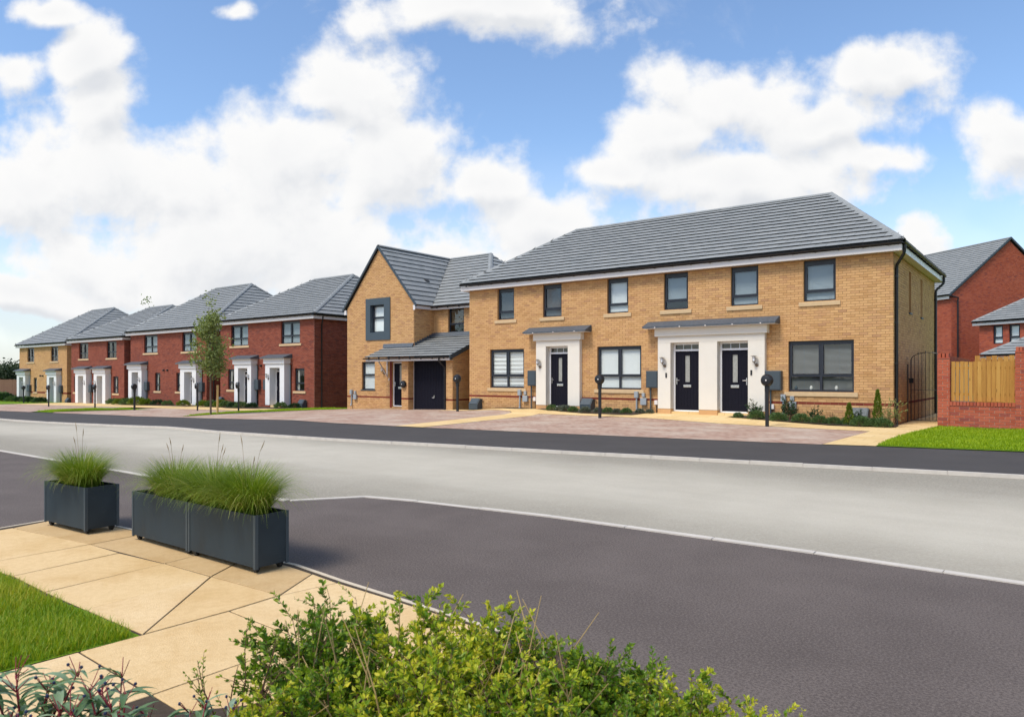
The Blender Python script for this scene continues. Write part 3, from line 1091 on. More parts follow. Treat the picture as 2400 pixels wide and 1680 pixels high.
def gutter_run(parent, p, q, out, brackets=True, step=.62, r=.055):
    """half-round gutter along p-q hung on the outward side, with fascia brackets"""
    p, q, out = Vector(p), Vector(q), Vector(out)
    d = (q - p)
    L = d.length
    d.normalize()
    b = MB()
    c = out * (r + .01)
    prof = [(math.cos(a) * r, math.sin(a) * r) for a in [math.pi + i * math.pi / 8 for i in range(9)]]
    inner = [(x * .86, y * .86) for x, y in prof][::-1]
    ring = prof + inner
    vs = []
    for base in (p, q):
        for (x, z) in ring:
            vs.append(base + c + out * x + Vector((0, 0, z)))
    n = len(ring)
    b.add(vs, [tuple(range(n)), tuple(range(n, 2 * n))[::-1]] + [(i, (i + 1) % n, n + (i + 1) % n, n + i) for i in range(n)])
    g = b.build('gutter', BLACK, parent)
    if brackets:
        m = max(2, int(L / step))
        bb = MB()
        bb.prism([(0, .04), (-.02, -.085), (-.055, -.085), (-.075, -.05), (-.075, .02)], 'x', -.016, .016)
        me = bb.mesh('gutter_bracket', BLACK)
        ang = math.atan2(out.y, out.x) + math.pi / 2
        for i in range(m):
            pos = p + d * (L * (i + .5) / m)
            link('gutter_bracket', me, g, Matrix.Translation(pos) @ Matrix.Rotation(ang, 4, 'Z'))
    return g


def hip_roof(parent, W, D, ze, zr, hl, hr, ov=.30, single=0, soffit=None, fascia=.165, gut=True, detail=True):
    """hipped roof over 0..W x 0..D with eaves at ze and ridge at zr; hl, hr = how far the ridge ends sit inside the walls"""
    e = [(-ov, -ov, ze), (W + ov, -ov, ze), (W + ov, D + ov, ze), (-ov, D + ov, ze)]
    rl, rr = (hl, D / 2, zr), (W - hr, D / 2, zr)
    b = MB()
    lift = Vector((0, 0, -.012))
    P = [tuple(Vector(x) + lift) for x in e + [rl, rr]]
    b.add(P, [(0, 1, 5, 4), (1, 2, 5), (2, 3, 4, 5), (3, 0, 4)])
    roof = b.build('roof', [TILEDECK], parent)
    # front, right, left, back slopes
    hx, hy = hl + ov, D / 2 + ov
    up = Vector((0, hy, zr - ze))
    L = up.length
    tile_slope(roof, e[0], (1, 0, 0), up, lambda t: (hx * t / L, W + 2 * ov - (hr + ov) * t / L), single)
    upr = Vector((-(hr + ov), 0, zr - ze))
    Lr = upr.length
    tile_slope(roof, e[1], (0, 1, 0), upr, lambda t: (hy * t / Lr, D + 2 * ov - hy * t / Lr))
    upl = Vector((hl + ov, 0, zr - ze))
    Ll = upl.length
    tile_slope(roof, e[3], (0, -1, 0), upl, lambda t: (hy * t / Ll, D + 2 * ov - hy * t / Ll))
    tile_slope(roof, e[2], (-1, 0, 0), Vector((0, -hy, zr - ze)), lambda t: ((hr + ov) * t / L, W + 2 * ov - hx * t / L))
    z = Vector((0, 0, .045))
    for p, q in ((rl, rr), (e[0], rl), (e[1], rr), (e[3], rl), (e[2], rr)):
        if p[2] != q[2]:
            pp = Vector(p) + (Vector(q) - Vector(p)).normalized() * .10
            ridge_run(roof, pp + z, Vector(q) + z)
        else:
            ridge_run(roof, Vector(p) + z, Vector(q) + z)
    # fascia, soffit
    zs = soffit if soffit is not None else ze - .27
    f = MB()
    o = ov - .045
    f.box(-o, W + o, -o, -o + .02, zs, zs + fascia)
    f.box(-o, W + o, D + o - .02, D + o, zs, zs + fascia)
    f.box(-o, -o + .02, -o + .02, D + o - .02, zs, zs + fascia)
    f.box(W + o - .02, W + o, -o + .02, D + o - .02, zs, zs + fascia)
    f.build('fascia', WHITE, parent)
    s = MB()
    s.add([(-o, -o, zs + .01), (W + o, -o, zs + .01), (W + o, D + o, zs + .01), (-o, D + o, zs + .01)], [(0, 3, 2, 1)])
    s.build('soffit', WHITE, parent)
    if gut:
        zg = ze - .035
        gutter_run(parent, (-o, -o, zg), (W + o, -o, zg), (0, -1, 0), detail)
        gutter_run(parent, (W + o, -o - .06, zg), (W + o, D + o, zg), (1, 0, 0), detail)
    return roof


def blinds(win, x0, x1, z0, z1, y, kind):
    b = MB()
    mat = BLIND
    if kind in ('venetian', 'dark', 'wood', 'mid', 'open'):
        mat = {'venetian': BLIND, 'dark': BLINDD, 'mid': BLINDM, 'open': BLINDD2, 'wood': BLINDT}[kind]
        st = .034 if kind != 'wood' else .045
        z = z0 + .01
        sl = .019 if kind != 'open' else .006
        while z < z1 - .01:
            b.add([(x0, y - sl * .6, z - sl * .9), (x1, y - sl * .6, z - sl * .9), (x1, y + sl * .6, z + sl * .9), (x0, y + sl * .6, z + sl * .9)], [(0, 1, 2, 3)])
            z += st
        for fx in (.22, .78):
            xx = x0 + (x1 - x0) * fx
            b.box(xx - .002, xx + .002, y - .012, y - .010, z0, z1)
    elif kind == 'zebra':
        z = z1
        i = 0
        while z > z0:
            h = .085 if i % 2 == 0 else .035
            b.add([(x0, y, max(z0, z - h)), (x1, y, max(z0, z - h)), (x1, y, z), (x0, y, z)], [(0, 1, 2, 3)])
            z -= h + (.022 if i % 2 == 0 else .018)
            i += 1
    elif kind == 'roller':
        b.add([(x0, y, z0), (x1, y, z0), (x1, y, z1), (x0, y, z1)], [(0, 1, 2, 3)])
    elif kind == 'curtain':
        mat = CURTAIN
        for (c0, c1) in ((x0, x0 + (x1 - x0) * .24), (x1 - (x1 - x0) * .24, x1)):
            n = 14
            for i in range(n):
                xa, xb = c0 + (c1 - c0) * i / n, c0 + (c1 - c0) * (i + 1) / n
                ya, yb = y + .02 * math.sin(i * 1.9), y + .02 * math.sin((i + 1) * 1.9)
                b.add([(xa, ya, z0), (xb, yb, z0), (xb, yb, z1), (xa, ya, z1)], [(0, 1, 2, 3)])
    if b.f:
        o = b.build('curtain' if kind == 'curtain' else 'blind', mat, win)
        return o


def window(parent, x0, x1, z0, z1, cols=1, trans=None, blind=None, sill=True, T=None, set_=.075, bar=.055, head=0.0, sill_mat=None, over=.13, blind_z=None, sill_h=.14):
    """casement window in a wall opening; trans = height of the transom above the opening's foot; window > pane, blind, sill"""
    f = MB()
    y0, y1 = set_, set_ + .06
    top = z1 - head
    f.box(x0, x1, y0, y1, z0, z0 + bar)
    f.box(x0, x1, y0, y1, top - bar, z1)
    f.box(x0, x0 + bar, y0, y1, z0 + bar, top - bar)
    f.box(x1 - bar, x1, y0, y1, z0 + bar, top - bar)
    xs = [x0 + bar]
    w = (x1 - x0)
    for c in range(1, cols):
        xm = x0 + w * c / cols
        f.box(xm - bar * .62, xm + bar * .62, y0, y1, z0 + bar, top - bar)
        xs += [xm - bar * .62, xm + bar * .62]
    xs.append(x1 - bar)
    zs = [z0 + bar]
    if trans:
        zt = z0 + trans
        for c in range(cols):
            f.box(xs[2 * c], xs[2 * c + 1], y0, y1, zt - bar * .5, zt + bar * .5)
        zs += [zt - bar * .5, zt + bar * .5]
    zs.append(top - bar)
    panes = []
    for c in range(cols):
        for r in range(len(zs) // 2):
            a0, a1, c0, c1 = xs[2 * c], xs[2 * c + 1], zs[2 * r], zs[2 * r + 1]
            if r == len(zs) // 2 - 1 and bar > .045:            # opening sash stands proud of the frame
                sb = .032
                f.box(a0, a1, y0 - .012, y1 - .01, c0, c0 + sb)
                f.box(a0, a1, y0 - .012, y1 - .01, c1 - sb, c1)
                f.box(a0, a0 + sb, y0 - .012, y1 - .01, c0 + sb, c1 - sb)
                f.box(a1 - sb, a1, y0 - .012, y1 - .01, c0 + sb, c1 - sb)
                a0, a1, c0, c1 = a0 + sb, a1 - sb, c0 + sb, c1 - sb
            panes.append((a0, a1, c0, c1))
    win = f.build('window', FRAME, parent, M=T)
    for (a0, a1, c0, c1) in panes:
        p = MB()
        p.quad((a0, y0 + .028, c0), (a1, y0 + .028, c0), (a1, y0 + .028, c1), (a0, y0 + .028, c1))
        p.build('pane', GLASS, win)
    if blind:
        bz0, bz1 = blind_z or (z0 + .03, z1 - .03)
        blinds(win, x0 + .03, x1 - .03, bz0, bz1, y1 + .025, blind)
    if sill:
        s = MB()
        s.prism([(-.05, z0 - sill_h), (.10, z0 - sill_h), (.10, z0 - .002), (-.05, z0 - .018)], 'x', x0 - over, x1 + over)
        s.build('sill', sill_mat or SILL, win, bevel=.006)
    return win


def door_leaf(parent, x0, x1, z0, z1, y, T=None, fan=None, hinge_right=True, glaze=True, frame_mat=None):
    """front door set: frame with threshold, grooved leaf, slit light, letter plate and lever"""
    fm = frame_mat or DOORWHITE
    f = MB()
    fb = .062
    zt = fan if fan else z1
    f.box(x0, x0 + fb, y, y + .07, z0, zt)
    f.box(x1 - fb, x1, y, y + .07, z0, zt)
    f.box(x0 + fb, x1 - fb, y, y + .07, zt - fb, zt)
    f.box(x0 + fb, x1 - fb, y - .02, y + .07, z0, z0 + .045)
    if fan:
        f.box(x0 + fb, x1 - fb, y, y + .07, z1, z1 + fb)
    fr = f.build('door_frame', fm, parent, M=T)
    if fan:
        p = MB()
        p.quad((x0 + fb, y + .03, z1 + fb), (x1 - fb, y + .03, z1 + fb), (x1 - fb, y + .03, zt - fb), (x0 + fb, y + .03, zt - fb))
        p.build('pane', GLASS, fr)
        g = MB()
        for i in (1, 2):
            xx = x0 + fb + (x1 - x0 - 2 * fb) * i / 3
            g.box(xx - .009, xx + .009, y + .018, y + .026, z1 + fb, zt - fb)
        g.build('glazing_bar', fm, fr)
    a0, a1 = x0 + fb + .004, x1 - fb - .004
    d0, d1 = z0 + .05, z1 - .004
    d = MB()
    n = 8
    gx = [a0 + (a1 - a0) * i / n for i in range(n + 1)]
    lw = .085
    xm = (a0 + a1) / 2
    lz0, lz1 = d0 + (d1 - d0) * .475, d0 + (d1 - d0) * .93
    for i in range(n):
        l, r = gx[i] + .004, gx[i + 1] - .004
        ranges = [(d0, d1)]
        if glaze and r > xm - lw and l < xm + lw:
            ranges = [(d0, lz0), (lz1, d1)]
        for (p, q) in ranges:
            d.box(l, r, y + .012, y + .05, p, q)
    d.box(a0, a1, y + .018, y + .052, d0, lz0 if glaze else d1)
    d.box(a0, xm - lw + .0, y + .018, y + .052, lz0, d1)
    d.box(xm + lw, a1, y + .018, y + .052, lz0, d1)
    d.box(xm - lw, xm + lw, y + .018, y + .052, lz1, d1)
    leaf = d.build('door', DOOR, parent, M=T)
    if glaze:
        g = MB()
        for (p0, p1, q0, q1) in ((xm - lw, xm + lw, lz0 - .02, lz0), (xm - lw, xm + lw, lz1, lz1 + .02), (xm - lw - .02, xm - lw, lz0 - .02, lz1 + .02), (xm + lw, xm + lw + .02, lz0 - .02, lz1 + .02)):
            g.box(p0, p1, y + .002, y + .02, q0, q1)
        g.build('light_surround', DOOR, leaf)
        g = MB()
        g.quad((xm - lw, y + .03, lz0), (xm + lw, y + .03, lz0), (xm + lw, y + .03, lz1), (xm - lw, y + .03, lz1))
        g.build('door_light', LIGHTGLASS, leaf)
    g = MB()
    g.box(xm - .135, xm + .135, y - .012, y + .014, d0 + (d1 - d0) * .385, d0 + (d1 - d0) * .43)
    g.build('letter_plate', STEEL, leaf, bevel=.004)
    hx = a0 + .05 if hinge_right else a1 - .05
    sg = 1 if hinge_right else -1
    hz = d0 + (d1 - d0) * .49
    g = MB()
    g.box(hx - .016, hx + .016, y - .002, y + .014, hz - .11, hz + .11)
    g.tube([(hx, y, hz + .03), (hx, y - .045, hz + .03), (hx + sg * .115, y - .047, hz + .03)], .010, 8)
    g.build('lever', STEEL, leaf, smooth=True)
    return leaf


def light_glass():
    m, k = new_mat('obscure_glass')
    co = k.n('ShaderNodeTexCoord').outputs['Object']
    n = k.noise(co, 14, 4)
    c = k.mix(n, (.20, .205, .19), (.40, .405, .385))
    finish(k, c, .16, k.noise(co, 60, 3), .4, .004, .6)
    return m


LIGHTGLASS = light_glass()


def wall_lamp(parent, x, y, z):
    b = MB()
    b.T = Matrix.Translation((x + .05, y, z - .12)) @ Matrix.Rotation(R(90), 4, 'X')
    b.lathe([(0, 0), (.055, 0), (.055, .018), (.03, .035), (0, .035)], 16)
    b.T = None
    b.tube([(x + .05, y - .03, z - .12), (x + .03, y - .10, z - .10), (x, y - .12, z - .03)], .012, 8)
    b.T = Matrix.Translation((x, y - .12, z))
    b.lathe([(0, -.03), (.045, -.03), (.045, 0), (0, 0)], 14)
    b.lathe([(0, .17), (.012, .168), (.10, .150), (.10, .144), (0, .150)], 16)
    for i in range(4):
        an = math.pi / 4 + i * math.pi / 2
        b.T = None
        px, py = x + .052 * math.cos(an), y - .12 + .052 * math.sin(an)
        b.tube([(px, py, z - .01), (px, py, z + .15)], .004, 5)
    o = b.build('wall_lamp', BRONZE, parent, smooth=True)
    g = MB()
    g.T = Matrix.Translation((x, y - .12, z))
    g.lathe([(.040, 0), (.042, .14), (0, .14)], 14)
    g.build('lamp_glass', OPAL, o, smooth=True)


def meter_box(parent, x0, x1, z0, z1, y=0.0):
    b = MB()
    b.box(x0, x1, y - .20, y, z0, z1)
    o = b.build('meter_box', SLATEBOX, parent, bevel=.012)
    d = MB()
    d.box(x0 + .025, x1 - .025, y - .212, y - .2, z0 + .03, z1 - .03)
    d.build('meter_door', SLATEBOX, o, bevel=.004)
    c = MB()
    c.tube([(x0 + (x1 - x0) * .3, y - .10, z0), (x0 + (x1 - x0) * .3, y - .10, .06)], .028, 10)
    c.build('conduit', SLATEBOX, o, smooth=True)


def service_pipes(parent, x, z, y=0.0):
    b = MB()
    b.box(x - .07, x + .07, y - .13, y - .02, z + .12, z + .34)
    b.tube([(x, y - .07, z + .12), (x, y - .07, z - .36)], .03, 10)
    b.tube([(x, y - .07, z - .34), (x, y - .12, z - .44)], .042, 10)
    b.build('service_pipe', GREYBOX, parent, bevel=.008)
    b = MB()
    b.box(x + .16, x + .38, y - .12, y - .013, z - .12, z + .12)
    b.box(x + .20, x + .31, y - .09, y - .013, z + .15, z + .29)
    b.build('junction_box', GREYBOX, parent, bevel=.01)


def small_stopcock(parent, x, z, y=0.0):
    b = MB()
    b.box(x - .06, x + .06, y - .10, y - .013, z - .06, z + .09)
    o = b.build('cable_box', WHITE, parent, bevel=.008)
    c = MB()
    c.tube([(x, y - .05, z - .06), (x, y - .05, .04)], .014, 8)
    c.build('cable', BLACK, o)


def porch(parent, x0, x1, opens, y=-.18, zt=2.72, zh=3.0, base=.30, can=(.42, .40), floor=.06, lead_front=.45, plinth=BUFF, back=.06, doors=(), fan=2.50, dz0=.22, dz1=2.22, lamp=(), simple=False, rend=None):
    """rendered doorcase standing proud of the wall, with a lead-covered flat hood; opens: (x0,x1) of each doorway"""
    b = MB()
    edges = [x0] + [v for o_ in opens for v in o_] + [x1]
    ot = fan
    for i in range(0, len(edges), 2):
        b.box(edges[i], edges[i + 1], y, back, base, ot)
    b.box(x0, x1, y, back, ot, zt)
    rend = rend or RENDER
    o = b.build('porch', rend, parent, bevel=.008)
    h = MB()
    h.box(x0 - .09, x1 + .09, y - .07, back - .005, zt, zh - .02)
    h.build('porch_head', rend, o, bevel=.008)
    s = MB()
    cx0, cx1 = x0 - can[0], x1 + can[1]
    s.box(cx0 + .03, cx1 - .03, y - lead_front + .21, back - .01, zh - .02, zh)
    s.build('hood_soffit', WHITE, o)
    c = MB()
    yf = y - lead_front + .18
    c.prism([(yf, zh), (.0, zh), (.0, zh + .235), (-.04, zh + .235), (yf, zh + .05)], 'x', cx0, cx1)
    ncr = 6 if simple else 9
    for xe, sg in ((cx0, -1), (cx1, 1)):                        # crimped lead ends
        for i in range(ncr):
            yy = yf + (0 - yf) * (i + .5) / ncr
            zz = zh + .05 + .185 * (i + .5) / ncr
            c.box(min(xe, xe + sg * (.015 + .03 * random.random())), max(xe, xe + sg * .012), yy - .02, yy + .02, zh + .01, zz)
    c.build('hood_lead', LEAD, o)
    if not simple:
        k = MB()
        m = max(3, int((cx1 - cx0) / .75))
        for i in range(m):
            xx = cx0 + (cx1 - cx0) * (i + .5) / m
            k.box(xx - .02, xx + .02, yf - .006, yf + .02, zh - .004, zh + .03)
        k.build('lead_clip', WHITE, o)
    p = MB()
    for i in range(0, len(edges), 2):
        p.box(edges[i] - .0, edges[i + 1] + .0, y + .012, back, 0.0, base - .003)
    p.build('porch_plinth', plinth, o)
    if dz0 > .08:
        st = MB()
        for (a0, a1) in opens:
            st.box(a0 + .002, a1 - .002, y + .05, back + .3, -.02, dz0 - .003)
        st.build('door_step', BUFFPATH, o)
    for (a0, a1), hr in zip(opens, doors):
        door_leaf(parent, a0 + .003, a1 - .003, dz0, dz1, back, None, fan - .002, hr)
    for lx in lamp:
        wall_lamp(parent, lx, y, 1.86)
    return o


def gas_box(a, b, z, label, group='slate grey gas meter boxes at the foot of the walls', rz=0.0):
    """semi-concealed gas meter box leaning against a wall"""
    t = empty('gas_meter_box', S @ Matrix.Translation((a, b, z)) @ Matrix.Rotation(rz, 4, 'Z'))
    m = MB()
    m.prism([(-.30, -.03), (0, -.03), (0, .44), (-.14, .46), (-.31, .24)], 'x', 0, .46)
    m.build('body', SLATEBOX, t, bevel=.012)
    l = MB()
    l.prism([(-.145, .466), (-.315, .246), (-.322, .252), (-.150, .474)], 'x', .03, .43)
    l.build('lid', SLATEBOX, t)
    c = MB()
    c.tube([(.47, -.03, .42), (.52, -.06, .44), (.54, -.06, .36), (.53, -.02, .30)], .012, 6)
    c.build('pipe', BRONZE, t, smooth=True)
    tag(t, label, 'meter box', group)
    return t


def downpipe(parent, pts, r=.034, clips=()):
    b = MB()
    b.tube(pts, r, 10)
    o = b.build('downpipe', BLACK, parent, smooth=True)
    c = MB()
    for (x, y, z) in clips:
        c.box(x - .05, x + .05, y - .05, y + .05, z - .02, z + .02)
    if clips:
        c.build('pipe_clip', BLACK, o)
    return o

# ================================================================== the terrace (three homes under one roof)
EAVE = 4.86


def house_root(name, a, b, z, label, rz=0.0):
    t = empty(name, S @ Matrix.Translation((a, b, z)) @ Matrix.Rotation(rz, 4, 'Z'))
    tag(t, label, 'house')
    return t


def terrace():
    W, D = 15.6, 8.2
    H = house_root('terraced_house', 0, 0, 0, 'buff brick terrace of three homes with long hipped grey roof and white doorcases')
    up = [(1.47, 2.30, 'dark'), (3.67, 4.52, 'dark'), (6.46, 7.30, 'venetian'), (8.65, 9.52, 'mid'), (10.96, 11.84, 'mid'), (13.19, 14.10, 'mid')]
    low = [(1.08, 2.78, 'zebra'), (6.05, 7.81, 'venetian'), (12.75, 14.59, 'open')]
    holes = [(a, b, 3.615, 4.85) for a, b, _ in up] + [(a, b, .93, 2.45) for a, b, _ in low]
    holes += [(3.52, 5.36, -.2, 2.64), (8.56, 12.04, -.2, 2.64)]
    brick_wall(H, 'front_wall', T_front(), W, -.2, EAVE, holes, BUFF, MORTAR_B, single=230, band=.59)
    side_holes = [(2.55, 2.95, 3.35, 4.62), (4.85, 5.25, 3.35, 4.62)]
    brick_wall(H, 'side_wall', T_right(W), D, -.2, EAVE, side_holes, BUFF, MORTAR_B, single=70, band=.59)
    panel(H, 'side_wall', T_left(0, D), D, -.3, EAVE, BUFF)
    panel(H, 'rear_wall', T_back(W, D), W, -.3, EAVE, BUFF)
    for i, (a, b, bl) in enumerate(up):
        bz = None if i != 3 else (3.95, 4.8)
        window(H, a, b, 3.615, 4.85, 1, .30, bl, True, head=.07, blind_z=bz)
    for (a, b, bl) in low:
        window(H, a, b, .93, 2.45, 2, .47, bl, True, head=.03, over=.11)
    for (a, b, c, d) in side_holes:
        window(H, a, b, c, d, 1, None, None, False, T=T_right(W), bar=.04)
        s = MB()
        s.box(a - .02, b + .02, -.05, .05, c - .05, c)
        s.build('sill', SLATEBOX, H, M=T_right(W))
    porch(H, 3.47, 5.41, [(3.92, 4.90)], doors=(True,), lamp=(3.62,))
    porch(H, 8.51, 12.09, [(8.97, 9.96), (10.58, 11.57)], doors=(True, False), lamp=(8.72, 11.80))
    for (x, z) in ((8.82, 1.42), (11.68, 1.50)):
        b = MB()
        b.box(x - .028, x + .028, -.20, -.183, z - .08, z + .08)
        b.build('doorbell', BLACK, H, bevel=.006)
    meter_box(H, 3.08, 3.46, 1.02, 1.60)
    meter_box(H, 8.08, 8.50, .99, 1.57)
    meter_box(H, 12.10, 12.58, .96, 1.56)
    service_pipes(H, 2.62, .52)
    service_pipes(H, 7.66, .52)
    service_pipes(H, 12.62, .50)
    small_stopcock(H, 3.33, .50)
    small_stopcock(H, 8.40, .48)
    small_stopcock(H, 12.28, .44)
    for x in (3.40, 8.43, 12.16):
        b = MB()
        b.box(x - .07, x + .07, -.035, -.012, 2.42, 2.56)
        b.build('air_vent', BUFF, H)
    hip_roof(H, W, D, 5.13, 7.70, 2.60, 2.60, .30, 300, EAVE)
    x = W + .30
    downpipe(H, [(x, -.10, 5.03), (x, -.10, 4.86), (x - .02, -.08, 4.78), (W + .07, .16, 4.52), (W + .06, .18, 4.42), (W + .06, .18, .02)], .044,
             [(W + .05, .18, zz) for zz in (4.2, 2.9, 1.75, .75)])
    downpipe(H, [(x, D + .05, 5.03), (x, D + .05, 4.86), (x - .02, D, 4.78), (W + .07, D - .10, 4.55), (W + .06, D - .12, 4.45), (W + .06, D - .12, .02)], .044,
             [(W + .05, D - .12, zz) for zz in (4.2, 2.9, 1.75)])
    ds = MB()
    ds.tube([(-.06, .16, 5.0), (-.06, .16, 4.6), (-.05, .2, 4.4), (-.05, .2, .05)], .034, 8)
    ds.build('downpipe', BLACK, H, smooth=True)
    # ornaments on the sill inside the right-hand living room
    for (x, z, c, nm) in ((12.93, .985, CLAD, 'ornament'), (13.37, .985, CURTAIN, 'ornament'), (14.08, .985, CURTAIN, 'ornament')):
        b = MB()
        b.T = Matrix.Translation((x, .16, z))
        b.lathe([(.035, 0), (.045, .02), (.05, .06), (.035, .09), (.03, .11), (0, .13)], 12)
        b.build(nm, c, H, smooth=True)
    return H


terrace()
gas_box(.22, -.012, .02, 'slate grey sloping gas meter box left of the zebra-blind window of the terrace')
gas_box(5.50, -.012, .12, 'slate grey sloping gas meter box beside the single-door white porch of the terrace')
gas_box(14.55, -.012, .02, 'slate grey gas meter box behind the clipped shrubs below the big dark terrace window')


# ================================================================== the gabled house with the garage
def gabled():
    H = house_root('detached_house', -8.84, 1.0, -.15, 'buff brick detached house with steep front gable, framed upper window and dark garage door')
    GW, PK, EV = 4.63, 7.60, 4.85
    sl = (PK - EV) / (GW / 2)
    gspan = lambda z: (0, GW) if z < EV else ((z - EV) / sl, GW - (z - EV) / sl)
    nrm = Vector((-sl, 0, 1)).normalized()
    pl = [((0, 0, EV), (-sl, 0, 1)), ((GW, 0, EV), (sl, 0, 1))]
    holes = [(1.08, 2.0, .88, 2.22), (3.19, 4.17, .10, 2.20), (1.72, 2.68, 3.62, 4.93)]
    brick_wall(H, 'gable_wall', T_front(), GW, -.25, PK, holes, BUFF, MORTAR_B, gspan, single=200, band=.54, planes=pl)
    brick_wall(H, 'return_wall', T_right(GW), 1.3, 2.6, EV, [], BUFF, MORTAR_B)
    brick_wall(H, 'upper_wall', T_front(GW, 1.3), 7.9 - GW, 3.1, EV, [(.93, 1.90, 3.55, 4.80)], BUFF, MORTAR_B)
    # garage: two piers, a deep recess, the side wall
    brick_wall(H, 'garage_pier', T_front(4.87, -1.0), .40, -.25, 2.30, [], BUFF, MORTAR_B, single=40, band=.54)
    brick_wall(H, 'garage_pier', T_front(7.54, -1.0), .36, -.25, 2.30, [], BUFF, MORTAR_B, single=30, band=.54)
    brick_wall(H, 'pier_return', T_right(5.27, -1.0), .42, -.25, 2.30, [], BUFF, MORTAR_B, band=.54)
    panel(H, 'pier_return', T_left(7.54, -.58), .42, -.25, 2.30, BUFF)
    panel(H, 'garage_wall', T_left(4.87, 0), 1.0, -.25, 2.32, BUFF)
    lean = lambda y: 2.37 + (y + 1.3) * .396
    zc = lean(-1.0) - .06
    brick_wall(H, 'garage_side_wall', T_right(7.9, -1.0), 2.3, -.25, zc + .911, [], BUFF, MORTAR_B,
               lambda z: (0, 2.3) if z < zc else ((z - zc) / .396, 2.3), band=.54, planes=[((0, 0, zc), (-.396, 0, 1))])
    brick_wall(H, 'side_wall', T_right(7.9, 1.3), 7.5, -.25, EV, [], BUFF, MORTAR_B, band=.54)
    panel(H, 'side_wall', T_left(0, 8.8), 8.8, -.3, EV, BUFF)
    panel(H, 'rear_wall', T_back(7.9, 8.8), 7.9, -.3, EV, BUFF)
    # garage door: vertical ribs
    g = MB()
    n = 24
    for i in range(n):
        x = 5.29 + 2.23 * i / n
        g.prism([(x, -.62), (x, -.645), (x + .03, -.66), (x + .063, -.66), (x + 2.23 / n, -.645), (x + 2.23 / n, -.62)], 'z', .02, 2.24)
    gd = g.build('garage_door', DOOR, H)
    k = MB()
    k.box(6.52, 6.56, -.69, -.655, .58, .70)
    k.tube([(6.54, -.70, .60), (6.50, -.73, .60), (6.46, -.73, .60)], .012, 6)
    k.build('handle', STEEL, gd)
    f = MB()
    f.box(7.515, 7.54, -.68, -.60, 0, 2.26)
    f.box(5.27, 5.29, -.68, -.60, 0, 2.26)
    f.build('garage_frame', WHITE, H)
    # windows and door
    window(H, 1.08, 2.0, .88, 2.22, 1, .70, 'venetian', False, bar=.05)
    s = MB()
    s.box(1.0, 2.06, -.04, .08, .84, .88)
    s.build('sill', SLATEBOX, H)
    window(H, 1.72, 2.68, 3.62, 4.93, 1, .70, 'roller', False, set_=.12)
    c = MB()
    for (x0, x1, z0, z1) in ((1.40, 1.72, 3.25, 5.25), (2.68, 3.09, 3.25, 5.25), (1.72, 2.68, 3.25, 3.62), (1.72, 2.68, 4.93, 5.25)):
        c.box(x0, x1, -.055, -.012, z0, z1)
    for (x0, x1, z0, z1) in ((1.72, 1.73, 3.62, 4.93), (2.67, 2.68, 3.62, 4.93), (1.72, 2.68, 4.92, 4.93), (1.72, 2.68, 3.62, 3.63)):
        c.box(x0, x1, -.012, .12, z0, z1)
    c.build('window_surround', CLAD, H)
    window(H, .93, 1.90, 3.55, 4.80, 1, .38, 'wood', False, T=T_front(GW, 1.3), blind_z=(4.0, 4.8))
    s = MB()
    s.box(GW + .86, GW + 1.96, 1.26, 1.38, 3.51, 3.55)
    s.build('sill', SLATEBOX, H)
    door_leaf(H, 3.20, 4.16, .12, 2.19, .06, None, None, True)
    b = MB()
    b.box(3.05, 3.19, -.018, -.011, .06, 2.22)
    b.build('door_quoin', BAND, H)
    # gallows bracket, lamp, doorbell
    b = MB()
    b.box(2.86, 2.92, -.05, -.012, 1.50, 2.30)
    b.box(2.86, 2.92, -.62, -.05, 2.24, 2.30)
    b.prism([(-.05, 1.50), (-.05, 1.58), (-.56, 2.24), (-.62, 2.24)], 'x', 2.865, 2.915)
    b.build('gallows_bracket', WHITE, H)
    wall_lamp(H, 2.62, -.012, 1.78)
    b = MB()
    b.box(2.98, 3.02, -.03, -.012, 1.32, 1.44)
    b.build('doorbell', WHITE, H)
    # roofs
    r = MB()
    ez, rz = 4.78, 7.72
    r.add([(4.83, 1.02, ez), (8.18, 1.02, ez), (8.18, 9.05, ez), (-.28, 9.05, ez), (5.11, 5.0, rz), (2.31, 5.0, rz), (2.31, -.08, rz), (-.2, -.08, ez), (4.83, -.08, ez), (-.28, 1.02, ez)],
          [(0, 1, 4, 5), (1, 2, 4), (2, 3, 5, 4), (8, 0, 5, 6), (7, 6, 5, 9), (9, 5, 3)])
    roof = r.build('roof', TILEDECK, H)
    upm = Vector((0, 3.98, rz - ez))
    Lm = upm.length
    tile_slope(roof, (0, 1.02, ez), (1, 0, 0), upm, lambda t: (4.83 - 2.52 * t / Lm, 8.18 - 3.07 * t / Lm), 150)
    uph = Vector((-3.07, 0, rz - ez))
    Lh = uph.length
    tile_slope(roof, (8.18, 1.02, ez), (0, 1, 0), uph, lambda t: (3.98 * t / Lh, 8.03 - 4.05 * t / Lh))
    upg = Vector((-2.52, 0, rz - ez))
    Lg = upg.length
    tile_slope(roof, (4.83, -.08, ez), (0, 1, 0), upg, lambda t: (0, 1.10 + 3.98 * t / Lg), 150)
    upl = Vector((2.51, 0, rz - ez))
    tile_slope(roof, (-.2, 5.0, ez), (0, -1, 0), upl, lambda t: (0, 5.08))
    zz = Vector((0, 0, .05))
    ridge_run(roof, Vector((2.31, -.08, rz)) + zz, Vector((2.31, 5.0, rz)) + zz)
    ridge_run(roof, Vector((2.4, 5.0, rz)) + zz, Vector((5.11, 5.0, rz)) + zz)
    ridge_run(roof, Vector((8.1, 1.12, ez + .08)) + zz, Vector((5.11, 5.0, rz)) + zz)
    # verge caps
    v = MB()
